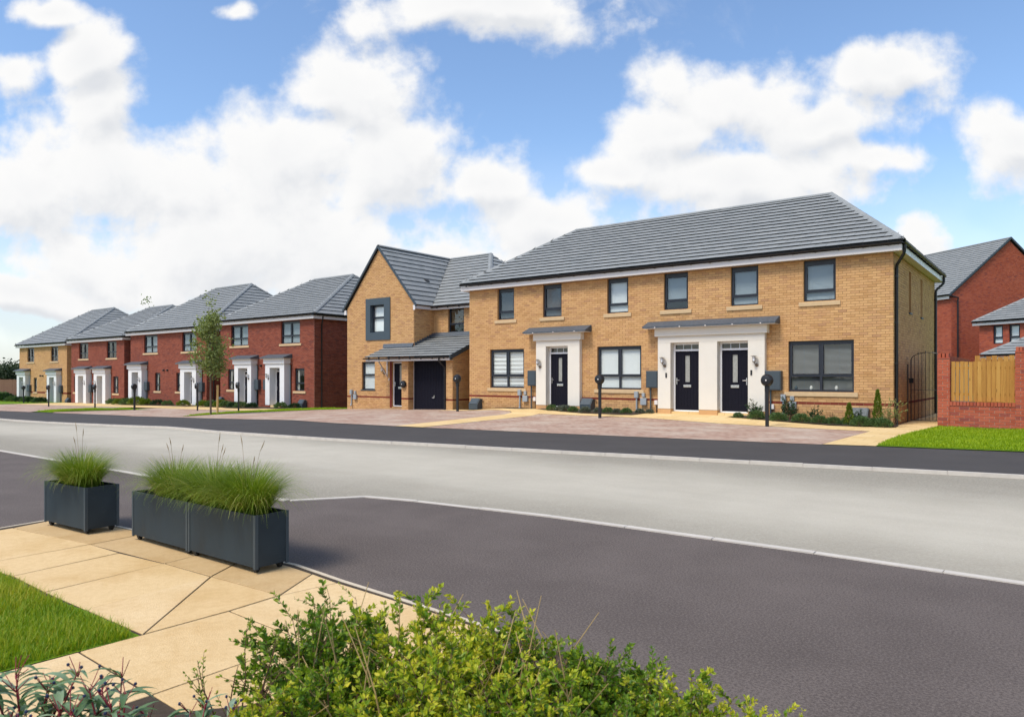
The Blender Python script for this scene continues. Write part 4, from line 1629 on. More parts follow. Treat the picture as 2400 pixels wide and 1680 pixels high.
    for sgn, x_e in ((1, 4.86), (-1, -.24)):
        n = 15
        for i in range(n):
            x0, x1 = x_e + (2.31 - x_e) * i / n, x_e + (2.31 - x_e) * (i + .96) / n
            z0 = ez + (rz - ez) * i / n
            z1 = ez + (rz - ez) * (i + .96) / n
            v.prism([(x0, z0 - .09), (x1, z1 - .09), (x1, z1 + .045), (x0, z0 + .045)] if sgn > 0 else [(x0, z0 - .09), (x0, z0 + .045), (x1, z1 + .045), (x1, z1 - .09)], 'y', -.13, -.075)
    v.build('verge_cap', SLATEBOX, roof)
    # tile vents
    for (M, s_, t_) in ((slope_matrix((4.83, -.08, ez), (0, 1, 0), upg), 1.75, 1.7), (slope_matrix((0, 1.02, ez), (1, 0, 0), upm), 5.6, 2.2)):
        b = MB()
        b.T = M
        b.prism([(t_, .035), (t_ + .24, .035), (t_ + .24, .045), (t_, .075)], 'x', s_, s_ + .26)
        b.build('roof_vent', TILEDECK, roof)
    f = MB()
    f.box(GW + .0, 8.14, 1.06, 1.08, 4.62, 4.76)
    f.box(4.74, 4.76, -.06, 1.06, 4.62, 4.76)
    f.box(8.12, 8.14, 1.08, 9.0, 4.62, 4.76)
    f.box(4.64, 4.77, -.075, -.06, 4.56, 4.78)
    f.box(-.16, -.01, -.075, -.06, 4.56, 4.78)
    f.box(GW + .01, 8.12, 1.08, 1.3, 4.85, 4.86)
    f.box(GW + .0, 4.74, -.06, 1.3, 4.845, 4.855)
    f.build('fascia', WHITE, H)
    gutter_run(H, (4.76, 1.06, 4.76), (8.14, 1.06, 4.76), (0, -1, 0))
    # lean-to over door and garage
    lr = MB()
    lr.add([(2.75, -1.3, 2.37), (7.98, -1.3, 2.37), (7.98, 0, lean(0)), (7.98, 1.3, lean(1.3)), (GW, 1.3, lean(1.3)), (GW, 0, lean(0)), (2.75, 0, lean(0))],
           [(0, 1, 2, 5, 6), (5, 2, 3, 4)])
    lroof = lr.build('garage_roof', TILEDECK, H)
    upq = Vector((0, 2.6, 2.6 * .396))
    Lq = upq.length
    tile_slope(lroof, (0, -1.3, 2.37), (1, 0, 0), upq, lambda t: (2.75 if t < Lq * .5 - .02 else GW, 7.98))
    b = MB()
    b.add([(2.70, -.02, lean(0) + .03), (GW, -.02, lean(0) + .03), (GW, -.02, lean(0) + .17), (2.62, -.02, lean(0) + .17), (2.70, -.16, lean(-.14) + .03), (GW, -.16, lean(-.14) + .03)],
          [(0, 1, 2, 3), (4, 5, 1, 0), (4, 5, 2, 3)])
    b.add([(GW, 1.28, lean(1.3) + .03), (7.9, 1.28, lean(1.3) + .03), (7.9, 1.28, lean(1.3) + .17), (GW, 1.28, lean(1.3) + .17), (GW, 1.12, lean(1.12) + .05), (7.9, 1.12, lean(1.12) + .05)],
          [(4, 5, 2, 3)])
    for i in range(8):                                           # stepped lead up the return wall
        y0 = .02 + i * .158
        b.box(GW + .012, GW + .022, y0, y0 + .16, lean(y0), lean(y0) + .20)
    b.build('flashing', LEAD, lroof)
    f = MB()
    f.box(2.80, 7.98, -1.27, -1.25, 2.20, 2.335)
    f.box(2.80, 7.98, -1.25, -.99, 2.20, 2.21)
    f.build('fascia', WHITE, lroof)
    f = MB()
    f.prism([(-1.29, 2.22), (1.3, lean(1.3) - .14), (1.3, lean(1.3) + .04), (-1.29, 2.41)], 'x', 7.985, 8.03)
    f.build('verge_board', SLATEBOX, lroof)
    gutter_run(H, (2.72, -1.27, 2.345), (8.0, -1.27, 2.345), (0, -1, 0))
    downpipe(H, [(7.42, -1.33, 2.30), (7.42, -1.33, 2.18), (7.46, -1.18, 2.02), (7.5, -1.06, 1.92), (7.5, -1.06, .02)], .034, [(7.5, -1.04, 1.6), (7.5, -1.04, .6)])
    service_pipes(H, .38, .52)
    return H


gabled()


# ================================================================== semi-detached pairs further down the street
def semi(a0, a1, b, z, label, brick, mortar, porches, ups, lows, inner_doors, single=0, band=None, blind='mid', zr=8.1, hip=2.7, depth=10.0, left_door_right=(True, True), bricks_side=True, plinth=RED, gb=True, rz=0.0):
    W = a1 - a0
    H = house_root('semi_detached_house', a0, b, z, label, rz)
    holes = [(x0 - a0, x1 - a0, 3.58, 4.83) for x0, x1 in ups] + [(x0 - a0, x1 - a0, .93, 2.18) for x0, x1 in lows]
    holes += [(p0 - a0 + .05, p1 - a0 - .05, -.2, 2.4) for p0, p1 in porches]
    brick_wall(H, 'front_wall', T_front(), W, -.3, EAVE, holes, brick, mortar, single=single, band=band)
    if bricks_side:
        brick_wall(H, 'side_wall', T_right(W), depth, -.3, EAVE, [], brick, mortar, band=band)
    else:
        panel(H, 'side_wall', T_right(W), depth, -.3, EAVE, brick)
    panel(H, 'side_wall', T_left(0, depth), depth, -.3, EAVE, brick)
    panel(H, 'rear_wall', T_back(W, depth), W, -.3, EAVE, brick)
    for x0, x1 in ups:
        window(H, x0 - a0, x1 - a0, 3.58, 4.83, 2, .42, blind, True, head=.05, bar=.05)
    for x0, x1 in lows:
        window(H, x0 - a0, x1 - a0, .93, 2.18, 1, .42, 'curtain', True, head=.03, bar=.05)
    for i, (p0, p1) in enumerate(porches):
        x0, x1 = p0 - a0, p1 - a0 - .25
        m = (x0 + x1) / 2
        porch(H, x0, x1, [(m - .48, m + .48)], y=-.36, zt=2.45, zh=2.75, base=.10, can=(.22, .26), lead_front=.42, rend=RENDER_W, plinth=plinth, back=.06, doors=(True,), fan=2.22, dz0=.10, dz1=2.0, simple=True)
        lx = x1 - .28 if inner_doors[i] else x0 + .28
        wall_lamp(H, lx, -.36, 1.72)
        ex0, ex1 = (x1 + .06, x1 + .46) if inner_doors[i] else (x0 - .46, x0 - .06)
        if gb:
            meter_box(H, ex0, ex1, .95, 1.55)
    hip_roof(H, W, depth, 5.13, zr, hip, hip, .30, 0, EAVE)
    downpipe(H, [(W + .29, .35, 5.0), (W + .29, .35, 4.85), (W + .06, .45, 4.55), (W + .06, .45, .02)], .036)
    for dx in (-.16, .16):                                       # pair of flue hoods
        b_ = MB()
        b_.T = Matrix.Translation((W / 2 + dx * 1.6, -.01, 2.35)) @ Matrix.Rotation(R(90), 4, 'X')
        b_.lathe([(0, 0), (.07, 0), (.055, .12), (0, .12)], 12)
        b_.build('flue', BLACK, H)
    return H


semi(-22.14, -12.90, 2.1, -.37, 'red brick semi-detached pair with adjoining white porches, next to the gabled buff house', RED, MORTAR_R,
     [(-20.05, -18.05), (-16.9, -14.85)], [(-20.95, -19.15), (-15.90, -14.15)], [(-21.3, -20.45), (-14.62, -13.75)], (True, False), zr=8.02, hip=2.75)
semi(-34.3, -24.1, 2.3, -.58, 'red brick semi-detached pair with white porches at both outer ends, behind the street tree', RED, MORTAR_R,
     [(-33.9, -31.7), (-26.7, -24.5)], [(-32.3, -30.4), (-27.1, -25.3)], [(-30.75, -30.0), (-27.85, -26.95)], (True, True), zr=8.55, hip=2.8)
semi(-44.4, -35.3, 2.3, -.84, 'red brick semi-detached pair with low ridge, next to the far buff pair', RED, MORTAR_R,
     [(-42.8, -40.6), (-39.5, -37.3)], [(-42.95, -41.3), (-38.1, -36.5)], [(-43.9, -42.95), (-37.05, -36.2)], (True, False), zr=7.95, hip=2.7, blind=None)
semi(-56.3, -46.05, 2.6, -.96, 'buff brick semi-detached pair at the far end beside the timber fence', BUFF, MORTAR_B,
     [(-55.9, -53.7), (-49.2, -47.0)], [(-54.45, -52.9), (-49.3, -47.8)], [(-53.0, -52.3), (-50.2, -49.4)], (True, True), zr=8.5, hip=2.9, band=.9, plinth=BUFF, blind=None)
for args in ((-12.05 - 1.9, 2.05, -.37, 'slate grey gas meter box under the narrow window of the nearest red pair'),
             (-22.1, 2.05, -.37, 'slate grey gas meter box at the left corner of the nearest red pair'),
             (-45.2, 2.4, -.88, 'slate grey gas meter box in the gap beside the far buff pair')):
    gas_box(*args)


# ================================================================== houses seen past the terrace's right end
def frame_from(px, py, dirx, diry, z):
    an = math.atan2(diry, dirx)
    return Matrix.Translation((px, py, z)) @ Matrix.Rotation(an, 4, 'Z')


def tall_gable():
    # local x runs along the gable to the right, y back along the ridge
    H = empty('gabled_house', frame_from(34.1, 56, .977, .211, -.1))
    tag(H, 'tall bright red brick house with steep gable behind the garden wall', 'house')
    W, D, EV, PK = 10.9, 16, 7.75, 12.15
    sl = (PK - EV) / (W / 2)
    brick_wall(H, 'gable_wall', T_front(), W, 0, PK, [], REDBRIGHT, MORTAR_R, lambda z: (0, W) if z < EV else ((z - EV) / sl, W - (z - EV) / sl), planes=[((0, 0, EV), (-sl, 0, 1)), ((W, 0, EV), (sl, 0, 1))])
    wl = [(D - 3.9, D - 2.7, 5.2, 6.6), (D - 3.9, D - 2.7, 2.2, 3.6)]
    brick_wall(H, 'side_wall', T_left(0, D), D, 0, EV, wl, REDBRIGHT, MORTAR_R)
    panel(H, 'side_wall', T_right(W), D, 0, EV, REDBRIGHT)
    panel(H, 'rear_wall', T_back(W, D), W, 0, EV, REDBRIGHT)
    for (a, b, c, d) in wl:
        window(H, a, b, c, d, 2, .45, 'roller', True, T=T_left(0, D))
    r = MB()
    ov = .25
    ez = EV + .05
    rzz = PK + .25
    r.add([(-ov, -.1, ez), (W / 2, -.1, rzz), (W + ov, -.1, ez), (-ov, D + .1, ez), (W / 2, D + .1, rzz), (W + ov, D + .1, ez)], [(0, 1, 4, 3), (1, 2, 5, 4)])
    roof = r.build('roof', TILEDECK, H)
    up = Vector((W / 2 + ov, 0, rzz - ez))
    tile_slope(roof, (-ov, D + .1, ez), (0, -1, 0), up, lambda t: (0, D + .2))
    tile_slope(roof, (W + ov, -.1, ez), (0, 1, 0), Vector((-W / 2 - ov, 0, rzz - ez)), lambda t: (0, D + .2))
    ridge_run(roof, (W / 2, -.1, rzz + .05), (W / 2, D, rzz + .05))
    v = MB()
    for x_e in (-ov, W + ov):
        v.prism([(x_e, ez - .10), (W / 2, rzz - .10), (W / 2, rzz + .07), (x_e, ez + .07)] if x_e < 0 else [(x_e, ez - .10), (x_e, ez + .07), (W / 2, rzz + .07), (W / 2, rzz - .10)], 'y', -.16, -.09)
    v.build('verge_cap', SLATEBOX, roof)
    f = MB()
    f.box(-ov + .02, -ov + .05, 0, D, EV - .28, EV - .02)
    f.box(-ov + .05, 0, 0, D, EV - .28, EV - .27)
    f.build('fascia', WHITE, H)
    gutter_run(H, (-ov + .02, D, ez - .04), (-ov + .02, -.1, ez - .04), (-1, 0, 0), False, r=.07)
    downpipe(H, [(-ov - .05, -.14, ez - .1), (.5, -.14, ez - .25), (.5, -.1, ez - .5), (.5, -.1, .1)], .06)


tall_gable()


def right_house():
    H = empty('hipped_house', frame_from(32.4, 50, .382, -.924, 0))
    tag(H, 'red brick house with hipped roof and two white-blind upper windows', 'house')
    W, D = 10, 9
    up = [(.94, 1.61, 3.55, 4.80), (2.0, 2.72, 3.55, 4.80)]
    brick_wall(H, 'front_wall', T_front(), W, 0, EAVE, up, REDBRIGHT, MORTAR_R)
    panel(H, 'side_wall', T_left(0, D), D, 0, EAVE, REDBRIGHT)
    panel(H, 'side_wall', T_right(W), D, 0, EAVE, REDBRIGHT)
    panel(H, 'rear_wall', T_back(W, D), W, 0, EAVE, REDBRIGHT)
    for (a, b, c, d) in up:
        window(H, a, b, c, d, 1, .42, 'roller', False, bar=.075)
    hip_roof(H, W, D, 5.13, 8.1, 3.6, 3.6, .35, 0, EAVE)
    G = empty('garage', frame_from(29.1, 44.2, .382, -.924, 0))
    tag(G, 'low red brick garage with hipped tiled roof behind the timber fence panel', 'garage')
    panel(G, 'front_wall', T_front(), 6, 0, 2.4, REDBRIGHT)
    panel(G, 'side_wall', T_left(0, 5), 5, 0, 2.4, REDBRIGHT)
    panel(G, 'side_wall', T_right(6), 5, 0, 2.4, REDBRIGHT)
    panel(G, 'rear_wall', T_back(6, 5), 6, 0, 2.4, REDBRIGHT)
    hip_roof(G, 6, 5, 2.67, 4.35, 2.4, 2.4, .3, 0, 2.4)


right_house()

# ================================================================== garden wall, timber panel, gate
def garden_wall():
    t = empty('garden_wall', at(16.68, .10, z=0))
    tag(t, 'bright red brick garden wall with two tall piers beside the lawn', 'wall')
    Wl, Pl, Pr = 14.0, .27, 1.73        # length, left pier end, right pier start
    dwarf = .60
    brick_wall(t, 'dwarf_wall', T_front(Pl, 0), Pr - Pl, -.1, dwarf, [], REDBRIGHT, MORTAR_L, single=60)
    brick_wall(t, 'pier', T_front(0, -.02), Pl, -.1, 1.86, [], REDBRIGHT, MORTAR_L, single=40)
    brick_wall(t, 'pier', T_front(Pr, -.02), .62, -.1, 2.0, [], REDBRIGHT, MORTAR_L, single=60)
    brick_wall(t, 'dwarf_wall', T_front(Pr + .62, 0), 4.0, -.1, 1.9, [], REDBRIGHT, MORTAR_L, single=20)
    brick_wall(t, 'pier_return', T_right(Pl, -.02), .36, dwarf, 1.86, [], REDBRIGHT, MORTAR_L)
    brick_wall(t, 'pier_return', T_left(Pr, .34), .36, dwarf, 2.0, [], REDBRIGHT, MORTAR_L)
    brick_wall(t, 'return_wall', T_left(0, 5.98), 6.0, -.1, 1.80, [], REDBRIGHT, MORTAR_L, single=20)
    core = MB()
    core.box(.005, Pl - .005, 0, .335, -.1, 1.855)
    core.box(Pr + .005, Pr + 4.6, .005, .335, -.1, 1.9)
    core.box(Pl - .005, Pr + .005, .005, .215, -.1, dwarf - .004)
    core.box(.005, .215, .33, 5.97, -.1, 1.795)
    core.build('wall_core', MORTAR_L, t)

    def coping(x0, x1, y0, y1, z0, h, along='x'):
        """brick on edge: each brick a piece"""
        m = MB()
        m.box(0, .065, 0, (y1 - y0) if along == 'x' else (x1 - x0), 0, h)
        me = m.mesh('coping_brick', REDBRIGHT)
        n = int(((x1 - x0) if along == 'x' else (y1 - y0)) / .075)
        for i in range(n):
            if along == 'x':
                M = Matrix.Translation((x0 + i * (x1 - x0) / n + .004, y0, z0 + random.uniform(-.002, .002)))
            else:
                M = Matrix.Translation((x1, y0 + i * (y1 - y0) / n + .004, z0)) @ Matrix.Rotation(R(90), 4, 'Z')
            link('coping_brick', me, t, M)
    coping(Pl + .002, Pr - .002, -.025, .20, dwarf + .004, .10)
    coping(0, Pl, -.03, .345, 1.90, .11)
    coping(Pr, Pr + .62, -.03, .345, 2.04, .11)
    coping(0, .225, .36, 5.9, 1.84, .11, 'y')
    m = MB()
    m.box(-.012, Pl + .012, -.045, .36, 1.863, 1.897)
    m.box(Pr - .012, Pr + .632, -.045, .36, 2.003, 2.037)
    m.box(-.012, .24, .36, 5.95, 1.803, 1.837)
    m.build('tile_creasing', REDBRIGHT, t)
    # timber infill
    f = empty('fence_panel', at(16.68 + Pl + .02, .10 + .10, z=dwarf + .125))
    tag(f, 'golden timber board panel set between the two brick piers', 'fence')
    w = (Pr - Pl - .04)
    n = 14
    for i in range(n):
        bw = w / n
        b = MB()
        h = 1.06 + random.uniform(-.01, .01)
        b.prism([(0, -.012), (bw - .016, .0), (bw - .016, .022), (0, .012)], 'z', 0, h)
        o = b.build('board', FENCE, f, M=Matrix.Translation((i * bw + .004, random.uniform(-.004, .004), 0)) @ Matrix.Rotation(R(random.uniform(-.4, .4)), 4, 'Y'))
    b = MB()
    for z in (.15, .85):
        b.box(0, w, .03, .07, z, z + .07)
    b.build('rail', FENCE, f)
    f = empty('fence_panel', at(16.68 + Pl + .42, .10 + 1.9, z=0))
    tag(f, 'timber board fence standing behind the wall, its uneven tops showing', 'fence')
    for i in range(13):
        b = MB()
        b.box(0, .125, 0, .016, 0, 1.92 + (.05 if i % 3 == 0 else 0) + random.uniform(-.02, .03))
        b.build('board', FENCE, f, M=Matrix.Translation((i * .135, random.choice((0, .02)), 0)))
    b = MB()
    for z in (.4, 1.5):
        b.box(0, 1.75, .045, .085, z, z + .08)
    b.build('rail', FENCE, f)


garden_wall()


def gate():
    w = .88
    t = empty('garden_gate', at(15.72, 2.2, R(-6), z=0))
    tag(t, 'black wrought iron side gate with arched top between terrace and garden wall', 'gate')
    arch = [(w / 2 - w / 2 * math.cos(math.pi * i / 16), 0, 1.88 + .22 * math.sin(math.pi * i / 16)) for i in range(17)]
    b = MB()
    b.tube([(0, 0, .05), (0, 0, 1.90)], .016, 8)
    b.tube([(w, 0, .05), (w, 0, 1.90)], .016, 8)
    b.tube([(0, 0, .07), (w, 0, .07)], .014, 8)
    b.tube([(0, 0, .98), (w, 0, .98)], .007, 6)
    b.tube(arch, .012, 6)
    b.build('frame', BLACK, t, smooth=True)
    for i in range(1, 9):
        x = w * i / 9
        zt = 1.88 + .22 * math.sin(math.acos(max(-1, min(1, 1 - 2 * x / w))))
        m = MB()
        m.tube([(0, 0, .07), (0, 0, zt)], .0075, 6)
        m.T = Matrix.Translation((0, 0, zt + .02))
        if i in (2, 4, 6):
            m.lathe([(0, -.03), (.016, 0), (0, .045)], 8)
        m.T = None
        m.build('bar', BLACK, t, M=Matrix.Translation((x, 0, 0)))
    b = MB()
    b.box(-.05, .07, -.03, .03, 1.18, 1.33)
    b.tube([(-.05, -.04, 1.29), (-.05, -.09, 1.29), (-.05, -.10, 1.36)], .010, 6)
    b.build('lock', BLACK, t, bevel=.004)
    p = MB()
    p.box(-.16, -.08, -.04, .04, 0, 1.75)
    o = p.build('gate_post', STAKE_D, None)
    o.matrix_world = at(15.72, 2.2, R(-6), z=0)
    tag(o, 'weathered timber gate post between the downpipe and the iron gate', 'post')


STAKE_D = plain('weathered_timber', (.10, .075, .05), .9, .15, 10, .3)
gate()


# ================================================================== charging posts
def charger_proto():
    t = empty('charging_post', Matrix.Identity(4))
    b = MB()
    b.prism([(-.045, -.035), (.045, -.035), (.045, .035), (-.045, .035)], 'z', -.05, 1.06)
    b.build('post', BLACK, t, bevel=.008)
    b = MB()
    b.prism([(-.05, .0), (.05, .0), (.062, .18), (-.062, .18)], 'y', -.045, .045)
    n = b.build('bracket', BLACK, t, bevel=.01, M=Matrix.Translation((0, 0, .96)))
    b = MB()
    b.T = Matrix.Translation((0, .03, 1.28)) @ Matrix.Rotation(R(90), 4, 'X')
    b.lathe([(0, 0), (.155, 0), (.168, .02), (.168, .06), (.150, .085), (.150, .12), (.128, .150), (.07, .165), (0, .168)], 32)
    h = b.build('charger_head', BLACK, t, smooth=True)
    b = MB()
    b.T = Matrix.Translation((0, .03, 1.28)) @ Matrix.Rotation(R(90), 4, 'X')
    b.lathe([(.169, .024), (.171, .03), (.171, .05), (.169, .056)], 32)
    b.build('rim', SLATEBOX, h, smooth=True)
    b = MB()
    b.box(-.016, .016, -.143, -.135, 1.262, 1.302)
    b.build('status_light', WHITE, h)
    return t


def copy_tree(o, parent=None):
    c = o.copy()
    COL.objects.link(c)
    if parent is not None:
        c.parent = parent
    for ch in list(o.children):
        copy_tree(ch, c)
    return c


EV = [(.60, -1.42, 4, 'round-headed black charging post in the gap between garage and terrace'),
      (7.27, -1.90, 4, 'round-headed black charging post before the terrace window with white venetian blinds'),
      (12.90, -2.46, 4, 'round-headed black charging post on the drive before the paired front doors'),
      (-11.9, -3.05, 40, 'round-headed black charging post on the lawn strip before the nearest red pair'),
      (-16.4, -2.60, 40, 'round-headed black charging post beside the street tree'),
      (-20.9, -3.70, 72, 'thin black charging post seen edge-on before the red pair with outer porches'),
      (-27.3, -3.05, 40, 'round-headed black charging post before the low-ridged red pair'),
      (-34.5, -2.95, 40, 'round-headed black charging post before the far buff pair'),
      (-48.2, 0.2, 60, 'small black charging post at the far end porch of the buff pair')]
proto = charger_proto()
bpy.context.view_layer.update()
for i, (a, b, an, lab) in enumerate(EV):
    o = proto if i == 0 else copy_tree(proto)
    o.matrix_world = at(a, b, R(-an) if an > 10 else R(an))
    tag(o, lab, 'charging post', 'electric car charging posts along the drives')
# one charger on the garage pier
o = empty('wall_charger', S @ Matrix.Translation((-8.84 + 5.02, 1.0 - 1.0, -.15 + 1.18)))
b = MB()
b.T = Matrix.Rotation(R(90), 4, 'X')
b.lathe([(0, .011), (.155, .011), (.165, .03), (.165, .06), (.145, .12), (.07, .15), (0, .152)], 28)
b.build('charger_head', BLACK, o, smooth=True)
b = MB()
b.box(-.016, .016, -.16, -.15, -.02, .02)
b.build('status_light', WHITE, o)
tag(o, 'round black charger fixed to the brick garage pier beside the dark front door', 'charger')


# ================================================================== planters
PH = .43


def planter(front, back_left, depth, label, castors):
    """trough on castors; front = front-right corner on the ground, back_left = far end of the long face"""
    f, l = Vector(front), Vector(back_left)
    d = (f - l)
    L = d.length
    an = math.atan2(d.y, d.x)
    t = empty('planter', Matrix.Translation((l.x, l.y, .022)) @ Matrix.Rotation(an, 4, 'Z'))
    tag(t, label, 'planter', 'slate grey steel trough planters')
    z0, z1, th = .045, PH - .02, .012
    b = MB()
    b.box(th, L - th, 0, th, z0, z1)
    b.build('front_panel', PLANTER, t)
    b = MB()
    b.box(th, L - th, depth - th, depth, z0, z1)
    b.build('back_panel', PLANTER, t)
    for x in (0, L - th):
        b = MB()
        b.box(x, x + th, th, depth - th, z0, z1)
        b.build('end_panel', PLANTER, t)
    b = MB()
    for (x, y) in ((0, 0), (L, 0), (0, depth), (L, depth)):
        sx, sy = (1 if x == 0 else -1), (1 if y == 0 else -1)
        b.box(min(x - sx * .003, x + sx * .022), max(x - sx * .003, x + sx * .022), min(y - sy * .003, y + sy * .006), max(y - sy * .003, y + sy * .006), z0 - .012, z1 + .002)
        b.box(min(x - sx * .003, x + sx * .006), max(x - sx * .003, x + sx * .006), min(y + sy * .006, y + sy * .022), max(y + sy * .006, y + sy * .022), z0 - .012, z1 + .002)
    b.build('corner_angle', PLANTER_E, t)
    b = MB()
    b.box(th, L - th, th, depth - th, z0 - .004, z0 + .006)
    b.build('floor', PLANTER, t)
    b = MB()
    b.box(th + .001, L - th - .001, th + .001, depth - th - .001, z1 - .07, z1 - .05)
    b.build('compost', SOIL, t)
    for (x, y) in castors(L, depth):
        b = MB()
        b.T = Matrix.Translation((x, y, .022)) @ Matrix.Rotation(R(90), 4, 'X')
        b.lathe([(0, -.012), (.022, -.012), (.022, .012), (0, .012)], 14)
        b.T = None
        b.box(x - .02, x + .02, y - .018, y - .014, .018, z0 - .004)
        b.box(x - .02, x + .02, y + .014, y + .018, .018, z0 - .004)
        b.build('castor', TYRE, t)
    return t, an, L


PLANTER_E = plain('planter_edge_steel', (.040, .058, .072), .5, .06, 5)
four = lambda L, D: ((.05, .04), (L - .05, .04), (.05, D - .04), (L - .05, D - .04))
u = (Vector((-1.79, 5.03)) - Vector((-3.22, 6.12)))
mid = Vector((-3.22, 6.12)) + u * .5
PL = [planter((-1.79, 5.03), mid + u * .004, .27, 'slate grey trough planter abutting another, its end face towards the road', four),
      planter(mid - u * .004, (-3.22, 6.12), .27, 'slate grey trough planter abutting another, its left end next to the lone planter', four),
      planter((-3.715, 6.28), (-4.34, 6.70), .29, 'lone slate grey trough planter standing apart on the buff slabs', four)]


# ================================================================== street tree stake, far fence
b = MB()
b.tube([(0, 0, -.1), (.02, 0, 1.28)], .045, 10)
o = b.build('tree_stake', STAKE, smooth=True)
o.matrix_world = at(-10.0, -5.25)
tag(o, 'pale round timber stake beside the young street tree', 'stake')
o = empty('timber_fence', at(-58.0, 3.2, R(2)))
tag(o, 'brown close-boarded fence at the far end of the houses', 'fence')
b = MB()
for i in range(150):
    b.box(-i * .125 - .118, -i * .125, random.uniform(0, .012), .02 + random.uniform(0, .01), -.3, 2.0)
q = b.build('boarding', FENCE_FAR, o)
q['kind'] = 'stuff'
for i in range(8):
    b = MB()
    b.box(-i * 2.4 - .05, -i * 2.4 + .05, .03, .13, -.3, 2.05)
    b.build('post', FENCE_FAR, o)

# ================================================================== vegetation
def leaf_cloud(P, D, size, wid, tint, rng, fold=.25, droop=.0):
    """one folded leaf per point: P base (n,3), D direction (n,3), size/wid (n,) -> verts, quad faces"""
    n = len(P)
    D = D / np.linalg.norm(D, axis=1, keepdims=True)
    rv = rng.normal(size=(n, 3))
    side = np.cross(D, rv)
    side /= np.linalg.norm(side, axis=1, keepdims=True) + 1e-9
    nor = np.cross(side, D)
    m = P + D * (size * .5)[:, None]
    tip = P + D * size[:, None] - nor * (size * droop)[:, None]
    a = m + side * (wid * .5)[:, None] + nor * (wid * fold)[:, None]
    b = m - side * (wid * .5)[:, None] + nor * (wid * fold)[:, None]
    V = np.stack([P, a, tip, b], 1).reshape(-1, 3)
    i = np.arange(n) * 4
    F = np.concatenate([np.stack([i, i + 1, i + 2], 1), np.stack([i, i + 2, i + 3], 1)])
    return V, F, np.repeat(tint, 4)


def blades(P, D, length, width, bend, tint, seg=4, rng=RNG):
    """curved tapering grass blades rising from P leaning along D (horizontal)"""
    n = len(P)
    up = np.array([0, 0, 1.0])
    side = np.stack([-D[:, 1], D[:, 0], np.zeros(n)], 1)
    tw = rng.uniform(-.6, .6, n)
    side = side * np.cos(tw)[:, None] + D * np.sin(tw)[:, None]
    side /= np.linalg.norm(side, axis=1, keepdims=True) + 1e-9
    rows = []
    pos = P.copy()
    ang = rng.uniform(.02, .25, n) + bend * .15
    for s in range(seg + 1):
        w = width * (1 - s / seg) ** .7 + .0004
        rows.append(pos + side * (w / 2)[:, None])
        rows.append(pos - side * (w / 2)[:, None])
        st = length / seg
        pos = pos + D * (np.sin(ang) * st)[:, None] + up * (np.cos(ang) * st)[:, None]
        ang = ang + bend / seg * (0.6 + .8 * s / seg) * 1.3
    V = np.stack(rows, 1).reshape(-1, 3)
    k = 2 * (seg + 1)
    base = np.arange(n) * k
    F = np.concatenate([np.stack([base + 2 * s, base + 2 * s + 1, base + 2 * s + 3, base + 2 * s + 2], 1) for s in range(seg)])
    return V, F, np.repeat(tint, k)


def in_poly(pts, poly):
    x, y = pts[:, 0], pts[:, 1]
    ins = np.zeros(len(pts), bool)
    n = len(poly)
    for i in range(n):
        x0, y0 = poly[i]
        x1, y1 = poly[(i + 1) % n]
        c = ((y0 > y) != (y1 > y)) & (x < (x1 - x0) * (y - y0) / (y1 - y0 + 1e-12) + x0)
        ins ^= c
    return ins


def scatter(poly, n, rng=RNG, weight=None):
    lo = np.min(poly, 0)
    hi = np.max(poly, 0)
    out = []
    got = 0
    while got < n:
        p = rng.uniform(lo, hi, (n * 2, 2))
        p = p[in_poly(p, poly)]
        if weight is not None:
            p = p[rng.uniform(size=len(p)) < weight(p)]
        out.append(p)
        got += len(p)
    return np.concatenate(out)[:n]


# ---------------- lawns
def lawn_blades(name, poly, n, h, w, mat, label, z=.016, world=True, seg=2):
    p = scatter(np.array(poly), n)
    if not world:
        M = np.array(S)
        zz = np.array([terrain(a, b) for a, b in p[:, :2]]) + z
        p3 = np.c_[p, zz]
        p3 = p3 @ M[:3, :3].T + M[:3, 3]
    else:
        p3 = np.c_[p, np.full(n, z)]
    an = RNG.uniform(0, 2 * math.pi, n)
    D = np.c_[np.cos(an), np.sin(an), np.zeros(n)]
    patch = .5 + .5 * np.sin(p3[:, 0] * 3.1 + 1.7 * np.sin(p3[:, 1] * 2.3)) * np.cos(p3[:, 1] * 2.7 + .6)
    t = np.clip(RNG.beta(1.6, 2.2, n) * 1.0 + .5 * (patch - .4), 0, 1)
    V, F, T = blades(p3, D, h * RNG.uniform(.4, 1.1, n) * (.75 + .6 * patch), np.full(n, w), RNG.uniform(.3, 1.6, n), t, seg)
    o = link(name, np_mesh(name, V, F, mat, T))
    tag(o, label, 'grass', None, 'stuff')


lawn_blades('grass', [(-2.02, 3.84), (-2.51, 4.22), (-3.02, 4.57), (-3.46, 4.93), (-3.93, 5.22), (-4.6, 5.6), (-3.6, 3.0), (-2.9, 2.85), (-2.23, 3.6)], 46000, .075, .0042, LAWN_N, 'lush uneven grass in the corner between the buff slabs')
lawn_blades('grass', [(16.44, -6.66), (16.40, -4.43), (16.52, -2.29), (16.72, -.16), (18.0, -.16), (21.5, -.3), (21.5, -5.72), (18.8, -6.22)], 60000, .06, .011, LAWN_F, 'bright mown grass beside the red garden wall', .03, False, 2)
lawn_blades('grass', [(-8.7, -7.5), (-9.2, -6.9), (-10.2, -4.2), (-9.7, -.4), (-9.1, .4), (-9.1, 1.5), (-12.2, 1.5), (-12.5, -1.0), (-12.0, -3.2), (-10.9, -5.4)], 14000, .07, .016, LAWN_F, 'mown grass strip around the young street tree', .016, False, 2)
